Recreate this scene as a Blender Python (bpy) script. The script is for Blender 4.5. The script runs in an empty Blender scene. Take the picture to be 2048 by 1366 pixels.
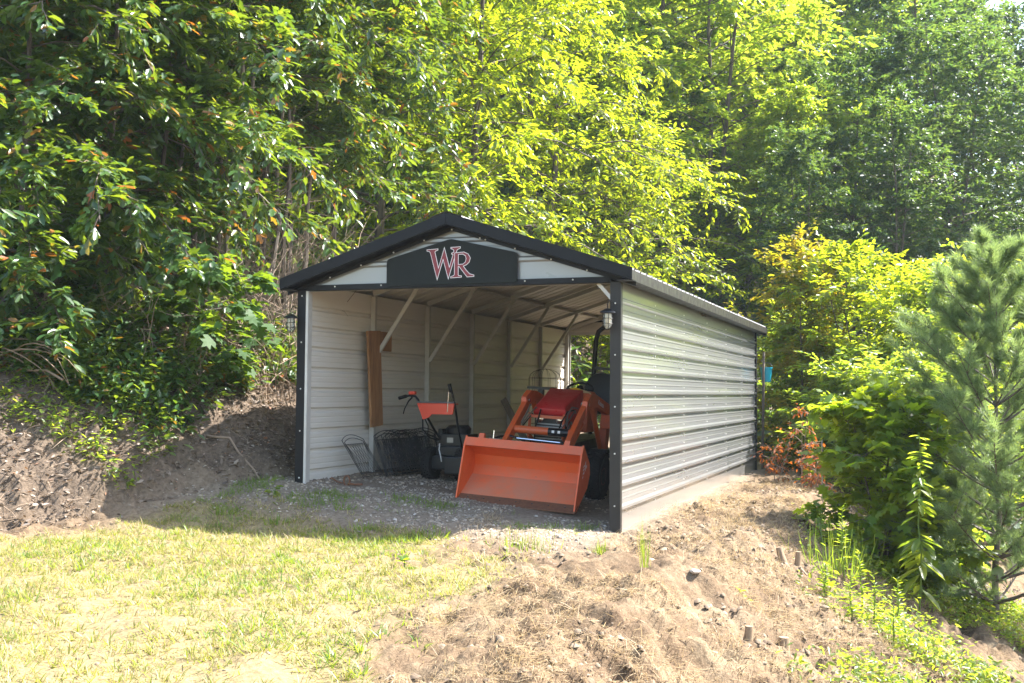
import bpy, bmesh, math, random
import numpy as np
from mathutils import Vector, Matrix
random.seed(7)
rng = np.random.default_rng(7)
SC = bpy.context.scene
COL = SC.collection

# ------------------------------------------------------------------ camera, sky, sun, exposure
CAM = np.array([6.236, -10.278, 1.338])
YAW, PITCH, ROLL, FPX = math.radians(-20.44), math.radians(2.619), math.radians(0.464), 2191.6
_f = np.array([math.sin(YAW)*math.cos(PITCH), math.cos(YAW)*math.cos(PITCH), math.sin(PITCH)])
_r0 = np.array([math.cos(YAW), -math.sin(YAW), 0.0])
_u0 = np.cross(_r0, _f)
_r = math.cos(ROLL)*_r0 + math.sin(ROLL)*_u0
_u = -math.sin(ROLL)*_r0 + math.cos(ROLL)*_u0
cd = bpy.data.cameras.new('camera')
cd.sensor_width = 36.0
cd.lens = FPX/2048*36
cd.clip_start = 0.1
cd.clip_end = 2000
camo = bpy.data.objects.new('camera', cd)
COL.objects.link(camo)
camo.matrix_world = Matrix(((_r[0], _u[0], -_f[0], CAM[0]), (_r[1], _u[1], -_f[1], CAM[1]), (_r[2], _u[2], -_f[2], CAM[2]), (0, 0, 0, 1)))
SC.camera = camo

SUN = Vector((0.63, 0.50, 1.0)).normalized()          # towards the sun
EL = math.asin(SUN.z)
AZ = math.atan2(SUN.x, SUN.y)                           # clockwise from +Y
w = bpy.data.worlds.new('World')
SC.world = w
w.use_nodes = True
nt = w.node_tree
sky = nt.nodes.new('ShaderNodeTexSky')
sky.sky_type = 'NISHITA'
sky.sun_disc = False
sky.sun_elevation = EL
sky.sun_rotation = AZ
sky.air_density = 1.2
sky.dust_density = 2.0
nt.nodes['Background'].inputs[1].default_value = 0.15
nt.links.new(sky.outputs[0], nt.nodes['Background'].inputs[0])
sl = bpy.data.lights.new('sun', 'SUN')
sl.energy = 5.0
sl.angle = math.radians(0.55)
sl.color = (1.0, 0.965, 0.91)
so = bpy.data.objects.new('sun', sl)
COL.objects.link(so)
so.rotation_euler = (-SUN).to_track_quat('-Z', 'Y').to_euler()
SC.view_settings.view_transform = 'Standard'
SC.view_settings.look = 'None'
SC.view_settings.exposure = 2.12
SC.view_settings.gamma = 1.0
SC.cycles.use_denoising = True
SC.cycles.max_bounces = 8
SC.cycles.diffuse_bounces = 4
SC.cycles.transmission_bounces = 5
SC.cycles.transparent_max_bounces = 8
SC.cycles.volume_bounces = 1

# ------------------------------------------------------------------ helpers
def at(px, depth):
    """ground-plan position of a spot seen at column px, depth metres ahead"""
    p = CAM + _f*depth + _r*depth*(px-1024)/FPX
    return float(p[0]), float(p[1])

def fast_mesh(name, verts, tris, smooth=False):
    me = bpy.data.meshes.new(name)
    verts = np.asarray(verts, np.float32)
    tris = np.asarray(tris, np.int32)
    me.vertices.add(len(verts))
    me.vertices.foreach_set('co', verts.ravel())
    me.loops.add(tris.size)
    me.loops.foreach_set('vertex_index', tris.ravel())
    k = tris.shape[1]
    me.polygons.add(len(tris))
    me.polygons.foreach_set('loop_start', np.arange(0, tris.size, k, dtype=np.int32))
    me.polygons.foreach_set('loop_total', np.full(len(tris), k, np.int32))
    if smooth:
        me.polygons.foreach_set('use_smooth', np.ones(len(tris), bool))
    me.update(calc_edges=True)
    return me

def link(name, me, mat=None, parent=None):
    o = bpy.data.objects.new(name, me)
    COL.objects.link(o)
    if mat is not None:
        for m in (mat if isinstance(mat, (list, tuple)) else [mat]):
            me.materials.append(m)
    if parent is not None:
        o.parent = parent
    return o

def tag(o, label=None, cat=None, group=None, kind=None):
    if label: o['label'] = label
    if cat: o['category'] = cat
    if group: o['group'] = group
    if kind: o['kind'] = kind
    return o

def thing(name, label, cat, loc=(0, 0, 0), rz=0.0, group=None):
    o = bpy.data.objects.new(name, None)
    COL.objects.link(o)
    o.location = loc
    o.rotation_euler = (0, 0, rz)
    o.empty_display_size = 0.1
    return tag(o, label, cat, group)

class MB:
    """collects shapes; build() links them as one mesh"""
    def __init__(s):
        s.v = []; s.f = []; s.mi = []; s.m = 0
    def add(s, vs, fs):
        b = len(s.v)
        s.v += [tuple(map(float, v)) for v in vs]
        for f in fs:
            s.f.append(tuple(b+i for i in f)); s.mi.append(s.m)
        return s
    def box(s, x0, x1, y0, y1, z0, z1):
        return s.add([(x0,y0,z0),(x1,y0,z0),(x1,y1,z0),(x0,y1,z0),(x0,y0,z1),(x1,y0,z1),(x1,y1,z1),(x0,y1,z1)],
              [(0,3,2,1),(4,5,6,7),(0,1,5,4),(1,2,6,5),(2,3,7,6),(3,0,4,7)])
    def bar(s, p, q, a, b, up=(0, 0, 1)):
        """rectangular bar from p to q, a wide, b high"""
        p = Vector(p); q = Vector(q); d = (q-p).normalized()
        upv = Vector(up)
        if abs(d.dot(upv)) > 0.98: upv = Vector((0, 1, 0))
        sd = d.cross(upv).normalized(); u = sd.cross(d)
        vs = []
        for c in (p, q):
            for sx, sy in ((-1,-1),(1,-1),(1,1),(-1,1)):
                vs.append(c + sd*sx*a/2 + u*sy*b/2)
        return s.add(vs, [(0,1,2,3)[::-1],(4,5,6,7),(0,1,5,4),(1,2,6,5),(2,3,7,6),(3,0,4,7)])
    def tube(s, pts, r, n=8, cap=True, closed=False):
        pts = [Vector(p) for p in pts]
        rs = r if isinstance(r, (list, tuple, np.ndarray)) else [r]*len(pts)
        m = len(pts); base = len(s.v); prev = None
        for i, p in enumerate(pts):
            if closed: d = (pts[(i+1) % m]-pts[i-1])
            else: d = pts[min(i+1, m-1)]-pts[max(i-1, 0)]
            d.normalize()
            if prev is None:
                a = Vector((0, 0, 1)) if abs(d.z) < 0.9 else Vector((1, 0, 0))
                sd = d.cross(a).normalized()
            else:
                sd = (prev - d*prev.dot(d)).normalized()
            prev = sd; u = d.cross(sd)
            for k in range(n):
                t = 2*math.pi*k/n
                s.v.append(tuple(p + (sd*math.cos(t)+u*math.sin(t))*rs[i]))
        for i in range(m if closed else m-1):
            j = (i+1) % m
            for k in range(n):
                l = (k+1) % n
                s.f.append((base+i*n+k, base+i*n+l, base+j*n+l, base+j*n+k)); s.mi.append(s.m)
        if cap and not closed:
            s.f.append(tuple(base+k for k in range(n))[::-1]); s.mi.append(s.m)
            s.f.append(tuple(base+(m-1)*n+k for k in range(n))); s.mi.append(s.m)
        return s
    def lathe(s, prof, c=(0, 0, 0), axis='z', n=20):
        base = len(s.v); m = len(prof)
        for r, h in prof:
            for k in range(n):
                t = 2*math.pi*k/n; a, b = r*math.cos(t), r*math.sin(t)
                p = (a, b, h) if axis == 'z' else ((h, a, b) if axis == 'x' else (b, h, a))
                s.v.append((p[0]+c[0], p[1]+c[1], p[2]+c[2]))
        for i in range(m-1):
            for k in range(n):
                l = (k+1) % n
                s.f.append((base+i*n+k, base+i*n+l, base+(i+1)*n+l, base+(i+1)*n+k)); s.mi.append(s.m)
        s.f.append(tuple(base+k for k in range(n))[::-1]); s.mi.append(s.m)
        s.f.append(tuple(base+(m-1)*n+k for k in range(n))); s.mi.append(s.m)
        return s
    def prism(s, poly, a0, a1, axis='x'):
        """polygon (u,v) extruded along axis between a0 and a1"""
        n = len(poly); vs = []
        for a in (a0, a1):
            for u, v in poly:
                vs.append({'x': (a, u, v), 'y': (u, a, v), 'z': (u, v, a)}[axis])
        fs = [tuple(range(n))[::-1], tuple(range(n, 2*n))]
        for k in range(n):
            l = (k+1) % n
            fs.append((k, l, n+l, n+k))
        return s.add(vs, fs)
    def build(s, name, mat, parent=None, bevel=0.0, smooth=False, label=None):
        me = bpy.data.meshes.new(name)
        me.from_pydata(s.v, [], s.f)
        bm = bmesh.new(); bm.from_mesh(me)
        for f, i in zip(bm.faces, s.mi): f.material_index = i
        bmesh.ops.recalc_face_normals(bm, faces=bm.faces)
        if bevel > 0:
            ed = [e for e in bm.edges if len(e.link_faces) == 2 and e.calc_face_angle(0) > 0.6]
            bmesh.ops.bevel(bm, geom=ed, offset=bevel, segments=2, profile=0.6, affect='EDGES')
        if smooth:
            for f in bm.faces: f.smooth = True
            for e in bm.edges:
                if len(e.link_faces) == 2 and e.calc_face_angle(0) > 0.7: e.smooth = False
        bm.to_mesh(me); bm.free()
        o = link(name, me, mat, parent)
        if label: o['label'] = label
        return o

def copy_tree(o, parent=None):
    c = o.copy(); COL.objects.link(c); c.parent = parent
    for ch in list(o.children): copy_tree(ch, c)
    return c

# numpy value noise
def _hash(ix, iy, seed):
    n = (ix.astype(np.int64)*374761393 + iy.astype(np.int64)*668265263 + seed*1442695041) & 0x7fffffff
    n = ((n ^ (n >> 13))*1274126177) & 0x7fffffff
    n = (n ^ (n >> 16)) & 0xffff
    return n/65535.0
def vnoise(x, y, seed=0):
    x = np.asarray(x, float); y = np.asarray(y, float)
    ix = np.floor(x); iy = np.floor(y); fx = x-ix; fy = y-iy
    fx = fx*fx*(3-2*fx); fy = fy*fy*(3-2*fy)
    a = _hash(ix, iy, seed); b = _hash(ix+1, iy, seed); c = _hash(ix, iy+1, seed); d = _hash(ix+1, iy+1, seed)
    return (a*(1-fx)+b*fx)*(1-fy) + (c*(1-fx)+d*fx)*fy
def fbm(x, y, oct=4, seed=0, gain=0.5):
    s = 0; a = 1; t = 0
    for i in range(oct):
        s = s + a*vnoise(x*2**i+i*17.3, y*2**i-i*9.1, seed+i); t += a; a *= gain
    return s/t
def sstep(a, b, x):
    t = np.clip((np.asarray(x, float)-a)/(b-a), 0, 1); return t*t*(3-2*t)

# ------------------------------------------------------------------ materials
def newmat(name):
    m = bpy.data.materials.new(name); m.use_nodes = True
    return m, m.node_tree, m.node_tree.nodes['Principled BSDF']
def ramp(nt, fac, stops):
    r = nt.nodes.new('ShaderNodeValToRGB')
    el = r.color_ramp.elements
    el[0].position, el[0].color = stops[0][0], (*stops[0][1], 1)
    el[1].position, el[1].color = stops[-1][0], (*stops[-1][1], 1)
    for p, c in stops[1:-1]:
        e = el.new(p); e.color = (*c, 1)
    nt.links.new(fac, r.inputs[0])
    return r.outputs[0]
def noise(nt, scale, detail=4, rough=0.6, vec=None, dist=0.0):
    n = nt.nodes.new('ShaderNodeTexNoise')
    n.inputs['Scale'].default_value = scale; n.inputs['Detail'].default_value = detail
    n.inputs['Roughness'].default_value = rough; n.inputs['Distortion'].default_value = dist
    if vec is None:
        tc = nt.nodes.new('ShaderNodeTexCoord'); vec = tc.outputs['Object']
    nt.links.new(vec, n.inputs['Vector'])
    return n.outputs['Fac']
def mixc(nt, fac, a, b, mode='MIX'):
    m = nt.nodes.new('ShaderNodeMix'); m.data_type = 'RGBA'; m.blend_type = mode
    for sock, v in ((m.inputs['Factor'], fac), (m.inputs['A'], a), (m.inputs['B'], b)):
        if hasattr(v, 'is_output'): nt.links.new(v, sock)
        elif isinstance(v, (int, float)): sock.default_value = v
        else: sock.default_value = (*v, 1)
    for s_ in m.inputs:
        if s_.type == 'RGBA' and s_.name in 'AB':
            v = a if s_.name == 'A' else b
            if hasattr(v, 'is_output'): nt.links.new(v, s_)
            else: s_.default_value = (*v, 1)
    return [o for o in m.outputs if o.type == 'RGBA'][0]
def bump(nt, b, h, strength=0.3, dist=0.01):
    n = nt.nodes.new('ShaderNodeBump'); n.inputs['Strength'].default_value = strength; n.inputs['Distance'].default_value = dist
    nt.links.new(h, n.inputs['Height']); nt.links.new(n.outputs[0], b.inputs['Normal'])
def paint(name, col, rough=0.45, metal=0.0, dirt=None, dirt_amt=0.35, nscale=3.0, spec=0.5):
    """painted / plain surface with uneven dust and slightly uneven gloss"""
    m, nt, b = newmat(name)
    f = noise(nt, nscale, 6, 0.65)
    d = dirt if dirt else tuple(c*0.6+0.05 for c in col)
    k = ramp(nt, f, [(0.35, (0, 0, 0)), (0.75, (dirt_amt,)*3)])
    nt.links.new(mixc(nt, k, col, d), b.inputs['Base Color'])
    b.inputs['Metallic'].default_value = metal
    rr = ramp(nt, noise(nt, nscale*4, 3), [(0.3, (max(0.05, rough-0.08),)*3), (0.7, (min(1, rough+0.12),)*3)])
    nt.links.new(rr, b.inputs['Roughness'])
    b.inputs['Specular IOR Level'].default_value = spec
    return m
def leafmat(name, stops, trans, tmix=0.45, rough=0.4, spec=0.5):
    """leaf: glossy upper skin, light shining through; each leaf its own tint"""
    m, nt, b = newmat(name)
    g = nt.nodes.new('ShaderNodeNewGeometry')
    rnd = g.outputs['Random Per Island']
    c = ramp(nt, rnd, stops)
    nt.links.new(c, b.inputs['Base Color'])
    b.inputs['Roughness'].default_value = rough
    b.inputs['Specular IOR Level'].default_value = spec
    t = nt.nodes.new('ShaderNodeBsdfTranslucent')
    nt.links.new(ramp(nt, rnd, trans), t.inputs['Color'])
    mx = nt.nodes.new('ShaderNodeMixShader'); mx.inputs[0].default_value = tmix
    nt.links.new(b.outputs[0], mx.inputs[1]); nt.links.new(t.outputs[0], mx.inputs[2])
    nt.links.new(mx.outputs[0], nt.nodes['Material Output'].inputs['Surface'])
    return m

M = {}
M['black_trim'] = paint('black_trim', (0.006, 0.006, 0.007), 0.45, dirt=(0.012, 0.011, 0.01), dirt_amt=0.3, spec=0.2)
M['bronze_trim'] = paint('bronze_trim', (0.022, 0.02, 0.018), 0.42, dirt=(0.045, 0.04, 0.033), dirt_amt=0.4, spec=0.25)
M['sign_black'] = paint('sign_black', (0.006, 0.008, 0.006), 0.5, dirt=(0.011, 0.012, 0.009), dirt_amt=0.4, spec=0.2)
M['red_letter'] = paint('red_letter', (0.20, 0.018, 0.025), 0.5, dirt_amt=0.1)
M['white_letter'] = paint('white_letter', (0.75, 0.72, 0.70), 0.5, dirt_amt=0.1)
M['galv'] = paint('galvanised', (0.52, 0.50, 0.46), 0.42, metal=0.2, dirt=(0.32, 0.27, 0.21), dirt_amt=0.4, nscale=5)
M['screw'] = paint('screw_head', (0.7, 0.68, 0.62), 0.35, metal=0.3)
M['orange'] = paint('loader_orange', (0.62, 0.088, 0.012), 0.42, dirt=(0.33, 0.15, 0.08), dirt_amt=0.5, nscale=5)
M['bucket'] = paint('bucket_orange', (0.68, 0.098, 0.016), 0.45, dirt=(0.46, 0.16, 0.09), dirt_amt=0.7, nscale=2.2)
M['hood_red'] = paint('hood_red', (0.50, 0.012, 0.016), 0.35, dirt=(0.42, 0.05, 0.04), dirt_amt=0.4)
M['rubber'] = paint('rubber', (0.010, 0.010, 0.010), 0.8, spec=0.25, dirt=(0.03, 0.025, 0.02), dirt_amt=0.4, nscale=6)
M['black_paint'] = paint('black_paint', (0.007, 0.007, 0.008), 0.35, spec=0.35, dirt=(0.02, 0.018, 0.016), dirt_amt=0.3)
M['seat'] = paint('seat_vinyl', (0.012, 0.012, 0.014), 0.45, dirt_amt=0.15)
M['chrome'] = paint('chrome', (0.75, 0.75, 0.75), 0.15, metal=1.0, dirt_amt=0.1)
M['steel'] = paint('grey_steel', (0.25, 0.25, 0.25), 0.35, metal=0.8)
M['yellow'] = paint('yellow_plastic', (0.75, 0.42, 0.02), 0.4)
M['cream'] = paint('cream_plastic', (0.65, 0.5, 0.28), 0.45)
M['wire'] = paint('black_wire', (0.012, 0.012, 0.014), 0.5)
M['graywire'] = paint('grey_wire', (0.12, 0.115, 0.105), 0.45, metal=0.5)
M['rust'] = paint('rusty_iron', (0.10, 0.04, 0.02), 0.8, dirt=(0.2, 0.08, 0.03), dirt_amt=0.8, nscale=30)
M['teal'] = paint('teal_plastic', (0.01, 0.33, 0.42), 0.4)
M['mower_red'] = paint('mower_red', (0.62, 0.045, 0.012), 0.35, dirt_amt=0.2)
M['tan'] = paint('tan_panel', (0.35, 0.27, 0.14), 0.6)
def bucketmat():
    # worn paint: dust lying on upward faces, long scratches down to metal, caked soil
    m, nt, b = newmat('worn_bucket_paint')
    g = nt.nodes.new('ShaderNodeNewGeometry'); sx = nt.nodes.new('ShaderNodeSeparateXYZ'); nt.links.new(g.outputs['Normal'], sx.inputs[0])
    f = noise(nt, 4, 7, 0.7); tc = nt.nodes.new('ShaderNodeTexCoord')
    mp = nt.nodes.new('ShaderNodeMapping'); mp.inputs['Scale'].default_value = (60, 3, 4); nt.links.new(tc.outputs['Object'], mp.inputs['Vector'])
    sc = noise(nt, 2.0, 5, 0.75, mp.outputs[0], 0.4)
    c = mixc(nt, ramp(nt, f, [(0.35, (0, 0, 0)), (0.75, (0.5,)*3)]), (0.70, 0.10, 0.012), (0.50, 0.12, 0.045))
    ma = nt.nodes.new('ShaderNodeMath'); ma.operation = 'MULTIPLY'; nt.links.new(sx.outputs['Z'], ma.inputs[0]); nt.links.new(f, ma.inputs[1])
    c = mixc(nt, ramp(nt, ma.outputs[0], [(0.15, (0, 0, 0)), (0.5, (0.75,)*3)]), c, (0.44, 0.20, 0.12))
    c = mixc(nt, ramp(nt, sc, [(0.66, (0, 0, 0)), (0.72, (0.55,)*3)]), c, (0.36, 0.16, 0.10))
    sp = noise(nt, 45, 4, 0.6)
    c = mixc(nt, ramp(nt, sp, [(0.66, (0, 0, 0)), (0.70, (0.7,)*3)]), c, (0.20, 0.12, 0.08))
    nt.links.new(c, b.inputs['Base Color'])
    nt.links.new(ramp(nt, f, [(0.3, (0.35,)*3), (0.7, (0.65,)*3)]), b.inputs['Roughness'])
    return m
M['bucket'] = bucketmat()
def glassmat():
    m, nt, b = newmat('lantern_glass')
    b.inputs['Base Color'].default_value = (0.85, 0.85, 0.75, 1)
    b.inputs['Roughness'].default_value = 0.15
    b.inputs['Transmission Weight'].default_value = 0.75
    return m
M['glass'] = glassmat()
def sheet(name, col, dust, rough, metal=0.0, coat=0.0):
    """coil-coated steel sheet: faint streaks along the ribs, dust"""
    m, nt, b = newmat(name)
    tc = nt.nodes.new('ShaderNodeTexCoord')
    mp = nt.nodes.new('ShaderNodeMapping'); mp.inputs['Scale'].default_value = (1, 0.25, 3)
    nt.links.new(tc.outputs['Object'], mp.inputs['Vector'])
    f = noise(nt, 2.2, 6, 0.7, mp.outputs[0])
    k = ramp(nt, f, [(0.4, (0, 0, 0)), (0.85, (0.35,)*3)])
    c = mixc(nt, k, col, dust)
    sp = ramp(nt, noise(nt, 60, 2, 0.5), [(0.74, (0, 0, 0)), (0.78, (0.35,)*3)])
    c = mixc(nt, sp, c, tuple(x*0.5 for x in dust))
    # splashed mud towards the foot of the wall
    sx = nt.nodes.new('ShaderNodeSeparateXYZ'); nt.links.new(tc.outputs['Object'], sx.inputs[0])
    ad = nt.nodes.new('ShaderNodeMath'); ad.operation = 'MULTIPLY_ADD'
    ad.inputs[1].default_value = 0.9; nt.links.new(f, ad.inputs[0]); nt.links.new(sx.outputs['Z'], ad.inputs[2])
    mud = ramp(nt, ad.outputs[0], [(0.35, (0.5,)*3), (0.75, (0, 0, 0))])
    c = mixc(nt, mud, c, (0.21, 0.165, 0.12))
    nt.links.new(c, b.inputs['Base Color'])
    b.inputs['Metallic'].default_value = metal
    b.inputs['Coat Weight'].default_value = coat
    b.inputs['Coat Roughness'].default_value = 0.12
    nt.links.new(ramp(nt, f, [(0.3, (rough-0.04,)*3), (0.7, (rough+0.05,)*3)]), b.inputs['Roughness'])
    bump(nt, b, noise(nt, 1.2, 1, 0.4), 0.05, 0.02)
    return m
M['sheet_out'] = sheet('sheet_clay', (0.205, 0.207, 0.207), (0.20, 0.19, 0.175), 0.3, 0.0, 1.0)
M['sheet_in'] = sheet('sheet_primer', (0.64, 0.60, 0.535), (0.46, 0.375, 0.28), 0.42)
M['sheet_roof'] = sheet('sheet_roof', (0.36, 0.34, 0.32), (0.25, 0.22, 0.19), 0.33, 0.2)
def woodmat(name, a, b_, sc=(14, 14, 1.2)):
    m, nt, b = newmat(name)
    tc = nt.nodes.new('ShaderNodeTexCoord')
    mp = nt.nodes.new('ShaderNodeMapping'); mp.inputs['Scale'].default_value = sc
    nt.links.new(tc.outputs['Object'], mp.inputs['Vector'])
    f = noise(nt, 2.0, 8, 0.7, mp.outputs[0], 0.6)
    nt.links.new(ramp(nt, f, [(0.3, a), (0.55, b_), (0.75, tuple(x*1.25 for x in b_))]), b.inputs['Base Color'])
    b.inputs['Roughness'].default_value = 0.75
    bump(nt, b, f, 0.4, 0.004)
    return m
M['wood'] = woodmat('cedar_board', (0.11, 0.05, 0.02), (0.30, 0.145, 0.055))
M['wood_grey'] = woodmat('weathered_wood', (0.13, 0.10, 0.075), (0.24, 0.19, 0.14))
M['stump'] = woodmat('stump_wood', (0.10, 0.07, 0.045), (0.25, 0.17, 0.10), (30, 30, 3))
M['bark'] = woodmat('bark', (0.045, 0.033, 0.025), (0.12, 0.09, 0.07), (12, 12, 2))
M['bark_light'] = woodmat('bark_light', (0.10, 0.08, 0.06), (0.20, 0.16, 0.125), (12, 12, 2))
M['twig'] = paint('dry_twig', (0.24, 0.17, 0.115), 0.8, nscale=8)
Y = (0.36, 0.42, 0.015)
M['leaf_dark'] = leafmat('leaf_glossy_green', [(0, (0.022, 0.062, 0.020)), (0.5, (0.035, 0.088, 0.024)), (0.93, (0.055, 0.115, 0.022)), (0.965, (0.10, 0.10, 0.015)), (1, (0.30, 0.09, 0.02))],
                         [(0, (0.15, 0.25, 0.012)), (0.93, (0.32, 0.40, 0.02)), (1, (0.5, 0.15, 0.02))], 0.36, 0.36, 0.65)
M['leaf_soft'] = leafmat('leaf_soft_green', [(0, (0.03, 0.075, 0.02)), (1, (0.05, 0.11, 0.024))], [(0, (0.18, 0.3, 0.012)), (1, (0.3, 0.4, 0.02))], 0.42, 0.6, 0.3)
M['leaf_bright'] = leafmat('leaf_yellow_green', [(0, (0.045, 0.095, 0.016)), (0.6, (0.07, 0.125, 0.018)), (1, (0.115, 0.145, 0.016))],
                         [(0, (0.36, 0.50, 0.015)), (1, (0.60, 0.62, 0.02))], 0.54, 0.36, 0.5)
M['leaf_mid'] = leafmat('leaf_mid_green', [(0, (0.04, 0.09, 0.022)), (1, (0.09, 0.135, 0.025))],
                         [(0, (0.34, 0.52, 0.03)), (1, (0.58, 0.62, 0.04))], 0.54, 0.38, 0.5)
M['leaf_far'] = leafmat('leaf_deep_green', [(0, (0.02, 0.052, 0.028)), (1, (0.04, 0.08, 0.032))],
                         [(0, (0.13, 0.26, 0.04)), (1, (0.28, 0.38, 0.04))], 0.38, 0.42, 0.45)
M['leaf_gold'] = leafmat('leaf_gold', [(0, (0.10, 0.12, 0.014)), (1, (0.19, 0.135, 0.014))],
                         [(0, (0.48, 0.50, 0.02)), (1, (0.60, 0.42, 0.02))], 0.5, 0.45)
M['leaf_lime'] = leafmat('leaf_lime', [(0, (0.05, 0.115, 0.018)), (1, (0.10, 0.16, 0.02))],
                         [(0, (0.34, 0.50, 0.015)), (1, (0.55, 0.62, 0.02))], 0.52, 0.4)
M['leaf_dead'] = leafmat('leaf_dead_orange', [(0, (0.16, 0.045, 0.012)), (1, (0.30, 0.10, 0.025))],
                         [(0, (0.45, 0.10, 0.01)), (1, (0.6, 0.2, 0.03))], 0.4, 0.7)
M['needle'] = leafmat('pine_needle', [(0, (0.08, 0.14, 0.065)), (1, (0.13, 0.185, 0.085))],
                         [(0, (0.28, 0.42, 0.10)), (1, (0.42, 0.52, 0.15))], 0.42, 0.4)
M['grass'] = leafmat('grass_blade', [(0, (0.08, 0.12, 0.016)), (0.36, (0.14, 0.16, 0.028)), (0.52, (0.25, 0.205, 0.08)), (1, (0.38, 0.29, 0.15))],
                         [(0, (0.35, 0.44, 0.02)), (0.4, (0.45, 0.45, 0.05)), (1, (0.5, 0.4, 0.18))], 0.4, 0.5)
M['grass_green'] = leafmat('green_blade', [(0, (0.05, 0.12, 0.02)), (1, (0.12, 0.17, 0.03))],
                         [(0, (0.3, 0.45, 0.02)), (1, (0.45, 0.5, 0.04))], 0.42, 0.45)
M['straw'] = leafmat('straw', [(0, (0.27, 0.19, 0.10)), (1, (0.46, 0.355, 0.21))],
                         [(0, (0.45, 0.32, 0.15)), (1, (0.55, 0.42, 0.24))], 0.3, 0.6)
M['litter'] = leafmat('leaf_litter', [(0, (0.06, 0.042, 0.03)), (0.4, (0.16, 0.12, 0.088)), (0.8, (0.29, 0.235, 0.185)), (0.94, (0.36, 0.30, 0.25)), (1, (0.34, 0.12, 0.04))],
                         [(0, (0.1, 0.06, 0.03)), (1, (0.25, 0.15, 0.06))], 0.2, 0.7)
def stonemat(name, stops):
    m, nt, b = newmat(name)
    g = nt.nodes.new('ShaderNodeNewGeometry')
    c = ramp(nt, g.outputs['Random Per Island'], stops)
    f = noise(nt, 60, 3)
    nt.links.new(mixc(nt, 0.5, c, ramp(nt, f, [(0.3, (0.5,)*3), (0.7, (1.0,)*3)]), 'MULTIPLY'), b.inputs['Base Color'])
    b.inputs['Roughness'].default_value = 0.9
    return m
M['gravel'] = stonemat('gravel_stone', [(0, (0.17, 0.135, 0.10)), (0.5, (0.30, 0.245, 0.185)), (0.9, (0.40, 0.31, 0.21)), (1, (0.52, 0.46, 0.39))])
M['clod'] = stonemat('dirt_clod', [(0, (0.10, 0.066, 0.04)), (0.6, (0.19, 0.135, 0.085)), (1, (0.28, 0.21, 0.14))])

# ------------------------------------------------------------------ terrain
def ground_smooth(x, y):
    x = np.asarray(x, float); y = np.asarray(y, float)
    pad = 0.36*np.clip(1-x/3.5, 0, 1.02)*sstep(-2.0, 0.2, y)
    t = (-0.40-x) - np.maximum(0, 0.3-y)*0.55
    tp = np.maximum(t, 0)
    bank = 0.95*(1-np.exp(-tp/0.9)) + 0.36*tp
    bank = np.minimum(bank, 4+bank*0.3)
    hill = 0.34*np.maximum(0, y-13+0.25*np.minimum(x, 0))*(1-0.5*sstep(2, 16, x))
    edge = 4.75 - 0.10*np.maximum(0, -y) + 0.02*np.maximum(y, 0)
    d = np.maximum(x-edge, 0)
    drop = -1.9*(1-np.exp(-(d**1.15)*0.36))*(1-sstep(8, 20, y))
    fr = -0.07*np.maximum(0, -y-3.2)*sstep(1.0, 4.5, x)
    return pad + bank + hill + drop + fr
def zones(x, y):
    """grass, litter, gravel, dirt weights"""
    n = fbm(x*0.9, y*0.9, 3, 5)-0.5
    n2 = fbm(x*3, y*3, 2, 15)-0.5
    # grass lies left of a line running from (3.9,-6.4) to (2.6,-0.8)
    g = sstep(-0.25, 0.45, (3.55 - 0.27*(y+4.5)*1.0 - 0.55*sstep(-4.5, -6.5, y) - x) + n*1.6 + n2*0.5)
    g = g*sstep(-0.75, -1.45, y + n*0.9 + 0.15*(x-1.5))
    t = (-0.40-x) - np.maximum(0, 0.3-y)*0.55
    lit = sstep(-0.35, 0.12, t + n*0.7)
    g = g*(1-sstep(-0.75, -0.3, t+n*0.6))
    gr = sstep(-2.0, -0.9, y + n)*(1-sstep(3.5, 3.9, x))*(1-lit)*(1-g)
    return g, lit, gr
def ground(x, y):
    x = np.asarray(x, float); y = np.asarray(y, float)
    h = ground_smooth(x, y)
    g, lit, gr = zones(x, y)
    near = sstep(22, 10, np.hypot(x-3, y))
    inside = (1-sstep(3.3, 3.75, x))*sstep(-0.5, -0.1, x)*sstep(-0.6, 0.3, y)
    rough = (1-inside*0.8)*near
    dirt = (1-g*0.8)*(1-gr*0.75)
    b = (fbm(x*1.3, y*1.3, 3, 30)-0.5)*0.13
    cl = fbm(x*5.5+y*1.2, y*4.5, 4, 40, 0.6)
    ridged = 1-np.abs(2*fbm(x*3.2, y*3.2, 3, 50)-1)
    slope = sstep(4.1, 5.4, x+0.12*np.maximum(0, -y))
    cl2 = fbm(x*15, y*13, 2, 45)
    hh = b + dirt*((cl-0.5)*0.15 + (cl2-0.5)*0.13 + (ridged-0.75)*0.14*(0.25+slope))
    hh = hh + lit*((fbm(x*2.4, y*2.4, 3, 60)-0.5)*0.28 + (fbm(x*9, y*9, 3, 66)-0.5)*0.10)
    far = (1-near)*(fbm(x*0.25, y*0.25, 3, 70)-0.5)*1.5
    return h + hh*rough + far

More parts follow.
